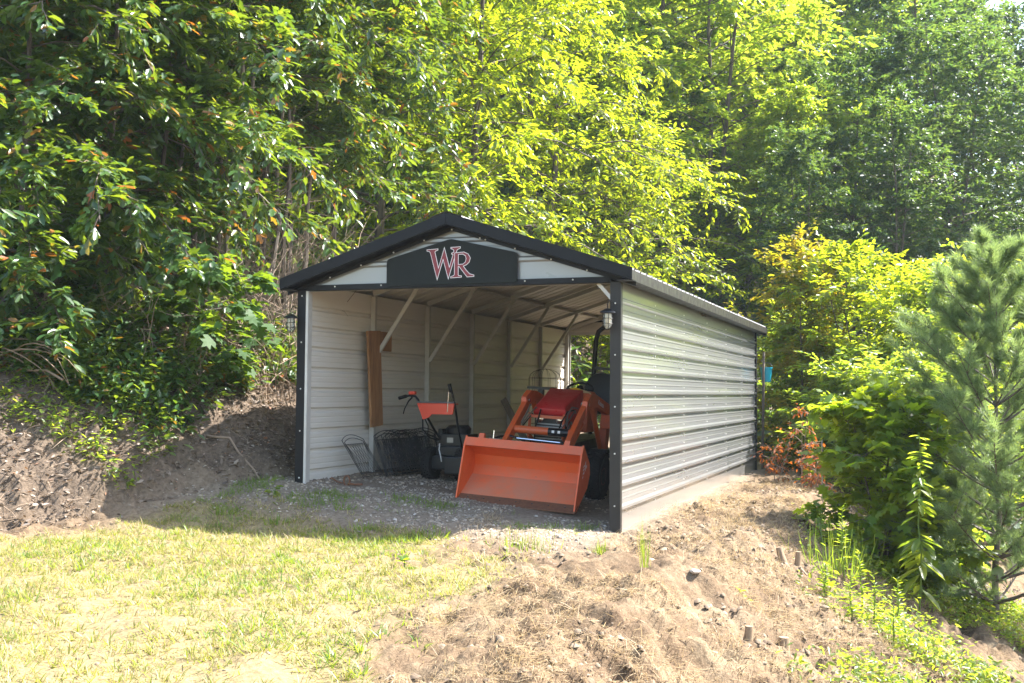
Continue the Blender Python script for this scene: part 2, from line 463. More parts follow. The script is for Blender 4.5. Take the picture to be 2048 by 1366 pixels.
def axis_lines(lo, hi, flo, fhi, fine):
    a = [flo]; s = fine
    while a[0] > lo:
        s = min(s*1.12, 8); a.insert(0, a[0]-s)
    c = list(np.arange(flo+fine, fhi, fine))
    b = [c[-1]+fine]; s = fine
    while b[-1] < hi:
        s = min(s*1.12, 8); b.append(b[-1]+s)
    return np.array(a+c+b)
xs = axis_lines(-66, 76, -5.4, 7.6, 0.040)
ys = axis_lines(-28, 112, -6.8, 3.2, 0.038)
GX, GY = np.meshgrid(xs, ys)
GZ = ground(GX, GY)
nx, ny = len(xs), len(ys)
idx = np.arange(nx*ny).reshape(ny, nx)
quads = np.stack([idx[:-1, :-1], idx[:-1, 1:], idx[1:, 1:], idx[1:, :-1]], -1).reshape(-1, 4)
me = fast_mesh('ground', np.stack([GX, GY, GZ], -1).reshape(-1, 3), quads, smooth=True)
g, lit, gr = zones(GX, GY)
ca = me.color_attributes.new('zone', 'FLOAT_COLOR', 'POINT')
ca.data.foreach_set('color', np.stack([g, lit, gr, np.ones_like(g)], -1).astype(np.float32).ravel())
def groundmat():
    m, nt, b = newmat('ground_soil')
    at_ = nt.nodes.new('ShaderNodeAttribute'); at_.attribute_name = 'zone'
    sx = nt.nodes.new('ShaderNodeSeparateColor'); nt.links.new(at_.outputs['Color'], sx.inputs[0])
    f1 = noise(nt, 2.5, 8, 0.65); f2 = noise(nt, 26, 5, 0.65)
    soil = ramp(nt, f1, [(0.3, (0.10, 0.066, 0.04)), (0.5, (0.185, 0.13, 0.08)), (0.72, (0.28, 0.215, 0.137))])
    fine = ramp(nt, f2, [(0.3, (0.62, 0.6, 0.58)), (0.7, (1.05, 1.05, 1.05))])
    f3 = noise(nt, 110, 3, 0.7)
    soil = mixc(nt, 1.0, soil, fine, 'MULTIPLY')
    soil = mixc(nt, 1.0, soil, ramp(nt, f3, [(0.32, (0.55, 0.52, 0.5)), (0.62, (1.1, 1.1, 1.1))]), 'MULTIPLY')
    thatch = ramp(nt, f2, [(0.3, (0.12, 0.09, 0.045)), (0.7, (0.27, 0.21, 0.11))])
    lit_ = ramp(nt, f2, [(0.25, (0.045, 0.033, 0.024)), (0.5, (0.105, 0.078, 0.056)), (0.75, (0.17, 0.13, 0.097))])
    grav = ramp(nt, f2, [(0.3, (0.12, 0.09, 0.062)), (0.7, (0.26, 0.205, 0.15))])
    c = mixc(nt, sx.outputs[0], soil, thatch)
    c = mixc(nt, sx.outputs[1], c, lit_)
    c = mixc(nt, sx.outputs[2], c, grav)
    nt.links.new(c, b.inputs['Base Color'])
    b.inputs['Roughness'].default_value = 0.95
    b.inputs['Specular IOR Level'].default_value = 0.15
    bump(nt, b, f2, 0.7, 0.02)
    return m
go = link('ground', me, groundmat())
tag(go, kind='structure')
def gz(x, y): return float(ground(np.array([x]), np.array([y]))[0])

# ------------------------------------------------------------------ carport
W, L, H = 3.5, 9.365, 2.44
XC, ZR, SL = W/2+0.01, 3.12, 0.32
def roof_z(x): return ZR - SL*abs(x-XC)
Y0, Y1 = -0.20, L+0.16
port = thing('metal_carport', 'open-fronted grey ribbed metal carport with black trim', 'carport', (0, 0, 0))

def profile(a0, a1, ribs, h=0.030):
    pts = []
    for r in ribs:
        pts += [(r-0.032, 0), (r-0.013, h), (r+0.013, h), (r+0.032, 0)]
    for p, q in zip(ribs[:-1], ribs[1:]):
        for f in (0.36, 0.64):
            c = p+(q-p)*f
            pts += [(c-0.011, 0), (c-0.005, 0.0035), (c+0.005, 0.0035), (c+0.011, 0)]
    pts = [p for p in pts if a0 < p[0] < a1] 
    return [(a0, 0)] + sorted(pts) + [(a1, 0)]

def sheet_strip(prof, fn, name, mats, label=None):
    """prof: (position, height) list; fn(pos, height, end) -> point; outer and inner skin"""
    b = MB()
    for layer, off in ((0, 0.0), (1, -0.0022)):
        vs = []
        for p, h in prof:
            vs += [fn(p, h+off, 0), fn(p, h+off, 1)]
        n = len(prof); b.m = layer
        b.add(vs, [(2*i, 2*i+1, 2*i+3, 2*i+2) for i in range(n-1)])
    return b.build(name, mats, port, label=label)

SP = 0.2235
rib_r = [H-0.205-SP*i for i in range(10)]
cuts = [H+0.05, H-0.205-SP*3.5, H-0.205-SP*7.5, -0.06]
for a1, a0 in zip(cuts[:-1], cuts[1:]):
    pr = profile(a0, a1, sorted(rib_r))
    k = 0.0012*cuts.index(a1)
    sheet_strip(pr, lambda z, h, e: (W+h+k, 0.012 if e == 0 else L, z), 'wall_panel', [M['sheet_out'], M['sheet_in']])
    pr = profile(max(a0, 0.2), a1, sorted(rib_r))
    sheet_strip(pr, lambda z, h, e: (0-h-k, 0.012 if e == 0 else L, z), 'wall_panel', [M['sheet_out'], M['sheet_in']])
# roof: ribs run from ridge to eave
NP = 10
pw = (Y1-Y0)/NP
for side in (-1, 1):
    xe = XC + side*1.92
    for i in range(NP):
        a0 = Y0+pw*i; a1 = a0+pw
        ribs = [a0+pw*(j+0.5)/4 for j in range(4)]
        k = 0.0012*(i % 2)
        def fn(p, h, e, side=side, xe=xe, k=k):
            x = XC + side*0.004 if e == 0 else xe
            return (x, p, roof_z(x)+h+k)
        sheet_strip(profile(a0, a1, ribs, 0.019), fn, 'roof_panel', [M['sheet_roof'], M['sheet_in']])
b = MB()
for s in (-1, 1):
    b.add([(XC, Y0-0.01, ZR+0.036), (XC, Y1+0.01, ZR+0.036), (XC+s*0.17, Y1+0.01, ZR+0.036-SL*0.17), (XC+s*0.17, Y0-0.01, ZR+0.036-SL*0.17)], [(0, 1, 2, 3)])
    b.add([(XC+s*0.17, Y0-0.01, ZR+0.036-SL*0.17), (XC+s*0.17, Y1+0.01, ZR+0.036-SL*0.17), (XC+s*0.175, Y1+0.01, ZR+0.016-SL*0.17), (XC+s*0.175, Y0-0.01, ZR+0.016-SL*0.17)], [(0, 1, 2, 3)])
b.build('ridge_cap', M['sheet_roof'], port)
# gables front and rear
for yy, sg in ((0.0, -1), (L, 1)):
    zs = profile(2.45, ZR-0.02, [2.46+0.205+i*SP for i in range(3)], 0.018)
    b = MB()
    for layer, off in ((0, 0), (1, -0.0022)):
        vs = []
        for z, h in zs:
            hw = max(0.004, min(W/2-0.005, (ZR-0.012-z)/SL))
            vs += [(XC-0.01-hw, yy+sg*(h+off), z), (XC-0.01+hw, yy+sg*(h+off), z)]
        b.m = layer
        b.add(vs, [(2*i, 2*i+1, 2*i+3, 2*i+2) for i in range(len(zs)-1)])
    b.build('gable_panel', [M['sheet_out'], M['sheet_in']], port)
# frame: posts, rafters, braces, rails
for i in range(7):
    y = min(max(L*i/6, 0.045), L-0.045)
    for s in (0, 1):
        x = 0.035 if s == 0 else W-0.035
        zb = 0.2 if s == 0 else -0.05
        MB().box(x-0.03, x+0.03, y-0.03, y+0.03, zb, roof_z(x)-0.10).build('post', M['galv'], port, bevel=0.004)
        xa = x; 
        MB().bar((xa, y, roof_z(xa)-0.062), (XC, y, ZR-0.062), 0.06, 0.06).build('rafter', M['galv'], port)
    if 0 < i < 6:
        MB().bar((0.075, y-0.02, 1.735), (0.71, y-0.02, roof_z(0.71)-0.095), 0.036, 0.045).build('brace', M['galv'], port)
        MB().bar((W-0.075, y, 1.95), (W-0.45, y, roof_z(W-0.45)-0.095), 0.036, 0.045).build('brace', M['galv'], port)
MB().bar((W-0.05, 0.06, 2.22), (W-0.24, 0.06, 2.43), 0.03, 0.035).build('brace', M['galv'], port)
for x, z in ((0.035, 0.27), (W-0.035, 0.0)):
    MB().box(x-0.03, x+0.03, 0.08, L-0.08, z-0.05, z+0.02).build('base_rail', M['galv'], port)
for x in (0.62, 1.75, 2.88):
    for i in range(6):
        ya = L*i/6+0.04; yb = L*(i+1)/6-0.04
        MB().box(x-0.03, x+0.03, ya, yb, roof_z(x)-0.052, roof_z(x)-0.022).build('purlin', M['galv'], port)
for y in (0.05, L-0.05):
    MB().box(0.07, W-0.07, y-0.02, y+0.02, 2.40, 2.455).build('header_tube', M['galv'], port)
# black trim
MB().box(-0.03, W+0.03, -0.034, -0.019, 2.405, 2.462).box(-0.03, W+0.03, -0.019, 0.02, 2.40, 2.407).build('header_trim', M['black_trim'], port, bevel=0.002)
MB().box(-0.055, 0.045, -0.034, -0.02, 0.15, 2.46).box(-0.055, -0.041, -0.02, 0.10, 0.15, 2.46).build('corner_trim', M['black_trim'], port, bevel=0.002)
MB().box(0.046, 0.075, -0.030, -0.004, 0.15, 2.40).build('jamb_edge', M['galv'], port)
MB().box(W-0.072, W+0.036, -0.034, -0.02, -0.07, 2.46).box(W+0.022, W+0.036, -0.02, 0.035, -0.07, 2.46).box(W-0.072, W-0.06, -0.02, 0.05, -0.07, 2.40).build('corner_trim', M['bronze_trim'], port, bevel=0.002)
MB().box(W-0.03, W+0.034, L+0.004, L+0.018, -0.07, 2.46).box(W+0.022, W+0.036, L-0.05, L+0.004, -0.07, 2.46).build('corner_trim', M['bronze_trim'], port)
MB().box(-0.034, 0.09, L+0.004, L+0.018, 0.15, 2.46).build('corner_trim', M['galv'], port)
for yy, s in ((Y0-0.012, 1), (Y1+0.012, -1)):
    for side in (-1, 1):
        xe = XC+side*1.93
        b = MB()
        za, zb = ZR+0.022, roof_z(xe)+0.022
        xm = XC + side*0.002
        # front face, and soffit running back to the wall
        b.add([(xm, yy, za), (xe, yy, zb), (xe, yy, zb-0.112), (xm, yy, za-0.112),
               (xm, yy+s*0.012, za-0.0), (xe, yy+s*0.012, zb-0.0), (xe, yy+s*0.012, zb-0.112), (xm, yy+s*0.012, za-0.112)],
              [(0, 1, 2, 3), (4, 5, 6, 7), (0, 1, 5, 4), (3, 2, 6, 7), (1, 2, 6, 5), (0, 3, 7, 4)])
        yw = yy+s*0.16
        b.add([(xm, yy+s*0.013, za-0.112), (xe, yy+s*0.013, zb-0.112), (xe, yw, zb-0.112), (xm, yw, za-0.112),
               (xm, yy+s*0.013, za-0.122), (xe, yy+s*0.013, zb-0.122), (xe, yw, zb-0.122), (xm, yw, za-0.122)],
              [(0, 1, 2, 3), (4, 5, 6, 7), (0, 1, 5, 4), (3, 2, 6, 7), (1, 2, 6, 5), (0, 3, 7, 4)])
        b.add([(xm, yw, za-0.11), (xe, yw, zb-0.11), (xe, yw, zb-0.165), (xm, yw, za-0.165),
               (xm, yw+s*0.008, za-0.11), (xe, yw+s*0.008, zb-0.11), (xe, yw+s*0.008, zb-0.165), (xm, yw+s*0.008, za-0.165)],
              [(0, 1, 2, 3), (4, 5, 6, 7), (0, 1, 5, 4), (3, 2, 6, 7), (1, 2, 6, 5), (0, 3, 7, 4)])
        b.build('rake_trim', M['black_trim'], port)
for side in (-1, 1):
    xe = XC+side*1.915; z = roof_z(xe)
    xw = (W+0.03) if side > 0 else -0.03
    b = MB()
    b.box(min(xe, xe+side*0.012), max(xe, xe+side*0.012), Y0+0.004, Y1-0.004, z-0.105, z-0.006)
    b.box(min(xw, xe), max(xw, xe), Y0+0.02, Y1-0.02, z-0.103, z-0.095)
    b.build('eave_trim', M['bronze_trim'], port)
# screw heads: too small to pick apart
b = MB()
def scr(x, y, z, ax): b.lathe([(0.009, 0), (0.009, 0.004), (0.004, 0.008)], (x, y, z), ax, 6)
for i in range(7):
    y = min(max(L*i/6, 0.06), L-0.06)
    for z in rib_r:
        if i: scr(W+0.0045, y, z-0.05, 'x'); scr(W+0.0045, y, z+0.06, 'x')
for z in (0.25, 0.75, 1.2, 1.7, 2.2):
    b.lathe([(0.009, 0.004), (0.009, 0), (0.004, -0.006)], (W-0.02, -0.038, z), 'y', 6)
    b.lathe([(0.009, 0.004), (0.009, 0), (0.004, -0.006)], (0.0, -0.038, z+0.15), 'y', 6)
for x in (0.35, 0.72, 1.1, 1.45, 1.76, 2.07, 2.13, 2.45, 2.83, 3.2):
    b.lathe([(0.009, 0.004), (0.009, 0), (0.004, -0.006)], (x, -0.058, roof_z(x)-0.112-0.02), 'y', 6)
for x in (0.4, 0.95, 2.55, 3.05):
    b.lathe([(0.009, 0.004), (0.009, 0), (0.004, -0.006)], (x, -0.038, 2.44), 'y', 6)
tag(b.build('screw_heads', M['screw'], port), kind='stuff')

# ------------------------------------------------------------------ sign with letters
sg = thing('sign_board', 'black pentagonal sign board with outlined red letters on the gable', 'sign', (1.745, -0.045, 2.43))
def rounded(poly, r=0.03, n=4):
    out = []
    for i, p in enumerate(poly):
        p = Vector(p); a = Vector(poly[i-1]); c = Vector(poly[(i+1) % len(poly)])
        u = (a-p).normalized()*r; v = (c-p).normalized()*r
        for k in range(n+1):
            t = k/n
            out.append(tuple((p+u)*(1-t)**2 + p*2*t*(1-t) + (p+v)*t*t))
    return out
MB().prism(rounded([(-0.725, 0.0), (0.725, 0.0), (0.725, 0.30), (0.0, 0.465), (-0.725, 0.275)], 0.035), -0.006, 0.012, 'y').build('board', M['sign_black'], sg)
# letters traced in units of the picture's own lettering: (u right, v down) -> metres
LS = 0.53/1065.0
def lp(u, v): return ((u-935)*LS, 0.215 - (v-640)*LS)
W_ = [(412, 352), (650, 342), (648, 360), (600, 375), (582, 398), (672, 755), (800, 335), (918, 745), (1005, 455), (968, 452), (968, 440), (1012, 425), (1022, 385), (990, 350), (952, 340), (952, 322), (1152, 316), (1152, 338), (1085, 365), (1062, 420), (895, 945), (775, 540), (645, 955), (490, 410), (465, 380), (412, 370)]
R_ = [(1040, 440), (1240, 428), (1330, 470), (1378, 550), (1355, 630), (1300, 680), (1222, 710), (1290, 800), (1370, 880), (1460, 905), (1460, 925), (1318, 932), (1135, 708), (1112, 708), (1112, 890), (1130, 910), (1185, 915), (1185, 932), (955, 942), (955, 925), (1020, 905), (1038, 880)]
R_hole = [(1112, 462), (1222, 460), (1280, 500), (1298, 560), (1280, 630), (1225, 675), (1112, 682)]
def letters(name, offset, y, mat, polys):
    cu = bpy.data.curves.new(name, 'CURVE'); cu.dimensions = '2D'; cu.fill_mode = 'BOTH'
    cu.extrude = 0.0008; cu.offset = offset
    for poly in polys:
        s = cu.splines.new('POLY'); s.points.add(len(poly)-1); s.use_cyclic_u = True
        for q, (u, v) in zip(s.points, poly):
            a, c = lp(u, v); q.co = (a, c, 0, 1)
    o = bpy.data.objects.new(name, cu); COL.objects.link(o)
    dg = bpy.context.evaluated_depsgraph_get()
    me = bpy.data.meshes.new_from_object(o.evaluated_get(dg))
    bpy.data.objects.remove(o)
    me.transform(Matrix.Translation((0, y, 0)) @ Matrix.Rotation(math.pi/2, 4, 'X'))
    me.materials.clear()
    return link(name, me, mat, sg)
letters('letter_outline', 0.0055, -0.0085, M['white_letter'], [W_])
letters('letter_outline', 0.0055, -0.0112, M['white_letter'], [R_, R_hole])
letters('letter', -0.0005, -0.0100, M['red_letter'], [W_])
letters('letter', -0.0005, -0.0130, M['red_letter'], [R_, R_hole])

# ------------------------------------------------------------------ lanterns
def lantern(loc, label, arm):
    t = thing('lantern', label, 'lantern', loc, 0, 'caged lanterns on the front posts')
    t.scale = (0.86, 0.86, 0.9)
    MB().lathe([(0.03, 0.125), (0.085, 0.09), (0.088, 0.078), (0.06, 0.07)], n=20).build('cap', M['black_paint'], t, smooth=True)
    MB().lathe([(0.046, 0.07), (0.05, 0.0), (0.045, -0.06), (0.025, -0.088), (0.004, -0.093)], n=18).build('glass', M['glass'], t, smooth=True)
    MB().lathe([(0.016, 0.07), (0.016, -0.03)], n=10).build('bulb', M['cream'], t, smooth=True)
    b = MB()
    for k in range(6):
        a = math.pi*k/3
        b.tube([(0.058*math.cos(a)*f, 0.058*math.sin(a)*f, z) for f, z in ((0.9, 0.075), (1, 0.0), (0.95, -0.055), (0.6, -0.09), (0.1, -0.102))], 0.0032, 5)
    for z, r in ((0.02, 0.060), (-0.035, 0.059)):
        b.tube([(r*math.cos(2*math.pi*k/20), r*math.sin(2*math.pi*k/20), z) for k in range(20)], 0.0032, 5, closed=True)
    b.build('cage', M['black_paint'], t)
    MB().tube([(0, 0, 0.12), (0, 0.0, 0.175), (arm*0.4, 0.01, 0.215), (arm, 0.05, 0.20), (arm, 0.065, 0.15)], 0.006, 6).build('bracket', M['black_paint'], t)
    return t
lantern((-0.095, -0.10, 2.04), 'caged lantern beside the post where the bank meets the carport', 0.06)
lantern((3.43, -0.13, 2.03), 'caged lantern on the corner post of the sunlit ribbed wall', 0.03)

# ------------------------------------------------------------------ things along the inner left wall
t = thing('wooden_board', 'tall rough reddish-brown board fixed against the inner wall', 'board', (0.11, 1.42, 0.9))
MB().add([(0, -0.07, 0), (0.03, -0.07, 0), (0.03, 0.22, 0.02), (0, 0.22, 0.02), (0, -0.20, 1.14), (0.03, -0.20, 1.14), (0.03, 0.12, 1.16), (0, 0.12, 1.16)],
   [(0, 3, 2, 1), (4, 5, 6, 7), (0, 1, 5, 4), (1, 2, 6, 5), (2, 3, 7, 6), (3, 0, 4, 7)]).build('plank', M['wood'], t, bevel=0.004)
t = thing('wooden_offcut', 'short square wooden offcut tucked behind the tall brown board', 'board', (0.075, 1.70, 1.82))
MB().box(0, 0.025, -0.23, 0.22, 0, 0.235).build('plank', M['wood'], t, bevel=0.003)

def fence_panel(loc, label, lean, tilt, w_=0.50, h_=0.46, rz=0.0, group=None):
    """wire border panel standing in the y-z plane, leaning to the wall"""
    t = thing('wire_fence_panel', label, 'fence panel', loc, rz, group)
    def P(u, v): # u along wall, v up
        uu = u + v*math.tan(tilt)
        return (-v*math.sin(lean), uu, v*math.cos(lean))
    def arch(u, top): return top + 0.06*(1-(2*u/w_-1)**2)
    b = MB(); r = 0.0042
    for inset in (0.0, 0.03):
        pts = [P(inset, inset*0.6), P(inset, h_-inset)] + [P(inset+(w_-2*inset)*k/8, arch(inset+(w_-2*inset)*k/8, h_-inset*1.3)) for k in range(9)] + [P(w_-inset, h_-inset), P(w_-inset, inset*0.6)]
        b.tube(pts, r, 5)
    for v in (0.02, 0.06, h_-0.05):
        b.tube([P(0, v), P(w_, v)], r*0.9, 5)
    b.build('frame', M['wire'], t)
    b = MB()
    n = 8
    for k in range(n):
        u0 = 0.03+(w_-0.06)*k/n; 
        b.tube([P(u0, 0.06), P(min(w_-0.03, u0+0.16), h_-0.05)], r*0.6, 4)
        b.tube([P(w_-u0, 0.06), P(max(0.03, w_-u0-0.16), h_-0.05)], r*0.6, 4)
    b.build('lattice', M['wire'], t)
    return t
fence_panel((0.30, 0.87, gz(0.3, 1.1)+0.01), 'single black wire fence panel leaning sideways against the pale wall', 0.3, -0.55)
proto = fence_panel((0.40, 1.25, gz(0.4, 1.5)+0.01), 'black arched wire fence panel in the stack beside the mower wheel', 0.32, -0.04, 0.62, 0.50, group='stacked wire fence panels')
for k in range(11):
    c = copy_tree(proto)
    yy = 1.27+0.095*k + (0.02 if k % 2 else 0)
    c.location = (0.38+0.022*(k % 5), yy, gz(0.4, yy+0.3)+0.008)
    c.rotation_euler = (0, random.uniform(-0.06, 0.06), random.uniform(-0.05, 0.05))
t = thing('iron_hook_chain', 'rusty iron ring and bent rod lying at the wall foot', 'chain', (0.42, 0.25, gz(0.42, 0.25)))
MB().tube([(0.045*math.cos(a)*0.8, 0.0, 0.05+0.055*math.sin(a)) for a in np.linspace(0, 2*math.pi, 15)[:-1]], 0.009, 6, closed=True).build('ring', M['rust'], t, smooth=True)
MB().tube([(0.02, 0, 0.02), (0.12, -0.03, 0.015), (0.2, -0.02, 0.02)], 0.013, 6).build('rod', M['rust'], t, smooth=True)
MB().tube([(-0.06, 0.02, 0.02), (-0.14, 0.03, 0.035), (-0.2, 0.02, 0.075), (-0.22, 0.02, 0.06)], 0.008, 6).build('hook', M['rust'], t, smooth=True)

# ------------------------------------------------------------------ walk-behind mower
mz = gz(0.95, 1.9)
t = thing('walk_behind_mower', 'black walk-behind brush mower with red handle console', 'mower', (0.95, 1.75, mz))
def tyre(b, r, w_, c, ax='x', n=26, lugs=True):
    b.lathe([(r*0.55, -w_*0.42), (r*0.86, -w_*0.5), (r*0.97, -w_*0.42), (r, -w_*0.2), (r, w_*0.2), (r*0.97, w_*0.42), (r*0.86, w_*0.5), (r*0.55, w_*0.42)], c, ax, n)
    if lugs:
        for k in range(n):
            a = 2*math.pi*k/n
            for s in (-1, 1):
                a2 = a + (math.pi/n if s > 0 else 0)
                p = lambda rr, da, xx: (c[0]+xx, c[1]+rr*math.cos(a2+da), c[2]+rr*math.sin(a2+da))
                b.bar(p(r*1.012, 0, s*w_*0.05), p(r*0.995, s*0.0+0.16, s*w_*0.47), r*0.07, r*0.07, up=(0, math.cos(a2), math.sin(a2)))
for s in (-1, 1):
    b = MB(); tyre(b, 0.20, 0.12, (s*0.21-0.03, 0.05, 0.20))
    wl = b.build('wheel', M['rubber'], t)
    MB().lathe([(0.10, -0.05), (0.10, 0.05), (0.04, 0.065)], (s*0.21-0.03, 0.05, 0.20), 'x', 16).build('rim', M['black_paint'], wl)
MB().box(-0.20, 0.26, -0.05, 0.65, 0.14, 0.30).box(-0.16, 0.22, 0.0, 0.5, 0.30, 0.42).build('deck', M['black_paint'], t, bevel=0.02)
MB().box(0.02, 0.30, -0.16, -0.02, 0.10, 0.30).build('gear_case', M['black_paint'], t, bevel=0.015)
MB().lathe([(0.05, -0.12), (0.055, 0.0), (0.05, 0.12)], (0.16, -0.10, 0.25), 'x', 14).build('muffler', M['steel'], t, smooth=True)
e = MB().box(-0.12, 0.24, 0.02, 0.36, 0.42, 0.56).lathe([(0.15, 0.56), (0.155, 0.63), (0.12, 0.665), (0.05, 0.67)], (0.06, 0.18, 0), 'z', 20).box(-0.16, -0.10, 0.06, 0.3, 0.44, 0.62).build('engine', M['black_paint'], t, bevel=0.01)
MB().box(-0.02, 0.06, 0.010, 0.018, 0.46, 0.52).build('engine_plate', M['steel'], e)
MB().tube([(-0.1, -0.02, 0.45), (-0.09, -0.06, 0.38), (-0.05, -0.1, 0.30), (-0.03, -0.12, 0.24)], 0.006, 5).build('cable', M['white_letter'], t)
MB().tube([(-0.11, 0.02, 0.5), (-0.14, -0.10, 0.62), (-0.20, -0.22, 0.80), (-0.28, -0.26, 0.97), (-0.31, -0.27, 1.01), (-0.38, -0.28, 1.02), (-0.50, -0.28, 0.99)], 0.014, 8).build('handle_tube', M['black_paint'], t, smooth=True)
MB().tube([(0.20, -0.05, 0.40), (0.20, -0.16, 0.62), (0.19, -0.24, 0.90), (0.175, -0.265, 1.0), (0.165, -0.275, 1.05), (0.15, -0.28, 1.12)], 0.014, 8).build('handle_tube', M['black_paint'], t, smooth=True)
MB().tube([(-0.42, -0.28, 1.012), (-0.52, -0.28, 0.985)], 0.021, 10).build('grip', M['rubber'], t, smooth=True)
MB().tube([(0.155, -0.28, 1.06), (0.135, -0.29, 1.16)], 0.021, 10).build('grip', M['rubber'], t, smooth=True)
MB().prism([(-0.29, 0.93), (0.19, 0.93), (0.17, 0.80), (-0.10, 0.80), (-0.13, 0.765), (-0.21, 0.735)], -0.27, -0.245, 'y').box(-0.28, 0.18, -0.245, -0.12, 0.915, 0.93).build('console', M['mower_red'], t, bevel=0.004)
MB().tube([(-0.27, -0.28, 0.942), (0.19, -0.28, 0.942)], 0.010, 8).build('cross_bar', M['steel'], t)
MB().box(-0.385, -0.30, -0.31, -0.25, 1.03, 1.07).build('throttle_housing', M['mower_red'], t, bevel=0.012)
MB().tube([(-0.34, -0.29, 1.0), (-0.38, -0.31, 0.95), (-0.43, -0.31, 0.86), (-0.445, -0.31, 0.80)], [0.012, 0.010, 0.008, 0.006], 6).build('lever', M['black_paint'], t)
MB().tube([(0.11, -0.275, 0.83), (0.115, -0.28, 0.95), (0.125, -0.285, 1.07)], 0.007, 6).build('lever', M['chrome'], t)
MB().tube([(-0.22, -0.25, 0.75), (-0.24, -0.2, 0.62), (-0.2, -0.1, 0.52), (-0.12, 0.0, 0.48)], 0.009, 6).build('cable', M['black_paint'], t)
MB().tube([(-0.2, -0.25, 0.76), (-0.18, -0.18, 0.66), (-0.22, -0.1, 0.56), (-0.13, 0.0, 0.50)], 0.008, 6).build('cable', M['black_paint'], t)

# ------------------------------------------------------------------ tractor with front loader
tz = 0.135
t = thing('front_loader_tractor', 'orange compact tractor with front loader bucket inside the carport', 'tractor', (2.21, 0.62, tz))
t.rotation_euler = (0, 0.06, 0)
HW = 0.665
prof = [(0.0, 0.0), (0.40, 0.255), (0.455, 0.36), (0.43, 0.47), (0.17, 0.66)]
b = MB(); n = len(prof); th = 0.012
def offp(k):
    p = Vector(prof[k]); a = Vector(prof[max(0, k-1)]); c = Vector(prof[min(n-1, k+1)])
    d = (c-a).normalized(); return tuple(p + Vector((d.y, -d.x))*th)
inner = [tuple(p) for p in prof]; outer = [offp(k) for k in range(n)]
b.prism(inner+outer[::-1], -HW+0.008, HW-0.008, 'x')
bk = b.build('bucket', M['bucket'], t)
for s in (-1, 1):
    MB().prism([(-0.015, -0.008), (0.06, 0.005), (0.40, 0.22), (0.475, 0.36), (0.44, 0.48), (0.185, 0.685), (0.135, 0.60)], s*HW-0.008, s*HW+0.008, 'x').build('side_plate', M['bucket'], bk)
MB().prism([(0.175, 0.672), (0.235, 0.655), (0.16, 0.575), (0.135, 0.585)], -HW+0.009, HW-0.009, 'x').build('top_lip', M['orange'], bk)
MB().prism([(-0.03, -0.012), (0.10, 0.052), (0.10, 0.064), (-0.03, 0.001)], -HW-0.012, HW+0.012, 'x').build('cutting_edge', M['rust'], bk)
for x in (-0.5, 0.48):
    MB().prism([(0.19, 0.66), (0.27, 0.66), (0.24, 0.72), (0.215, 0.72)], x-0.03, x+0.03, 'x').build('hook_lug', M['orange'], bk)
MB().add([(-0.40, 0.176, 0.6775), (-0.27, 0.176, 0.6775), (-0.27, 0.212, 0.668), (-0.40, 0.212, 0.668), (-0.40, 0.176, 0.6745), (-0.27, 0.176, 0.6745), (-0.27, 0.212, 0.665), (-0.40, 0.212, 0.665)], [(0,1,2,3),(4,5,6,7),(0,1,5,4),(1,2,6,5),(2,3,7,6),(3,0,4,7)]).build('sticker', M['steel'], bk)
# pale angular mark on the side plate
b = MB()
for (y, z, a, c) in ((0.20, 0.37, 0.05, 0.022), (0.20, 0.41, 0.05, 0.018), (0.21, 0.445, 0.045, 0.016), (0.27, 0.40, 0.022, 0.10), (0.30, 0.43, 0.03, 0.03), (0.19, 0.33, 0.03, 0.018)):
    b.add([(HW+0.0095, y, z), (HW+0.0095, y+a, z+0.02), (HW+0.0095, y+a, z+0.02+c), (HW+0.0095, y, z+c)], [(0, 1, 2, 3)])
b.build('side_decal', M['white_letter'], bk)
b = MB()
for k in range(7):
    b.lathe([(0.011, 0), (0.011, 0.01)], (-0.55+1.1*k/6, 0.05, 0.033), 'z', 8)
b.build('edge_bolts', M['black_paint'], bk)
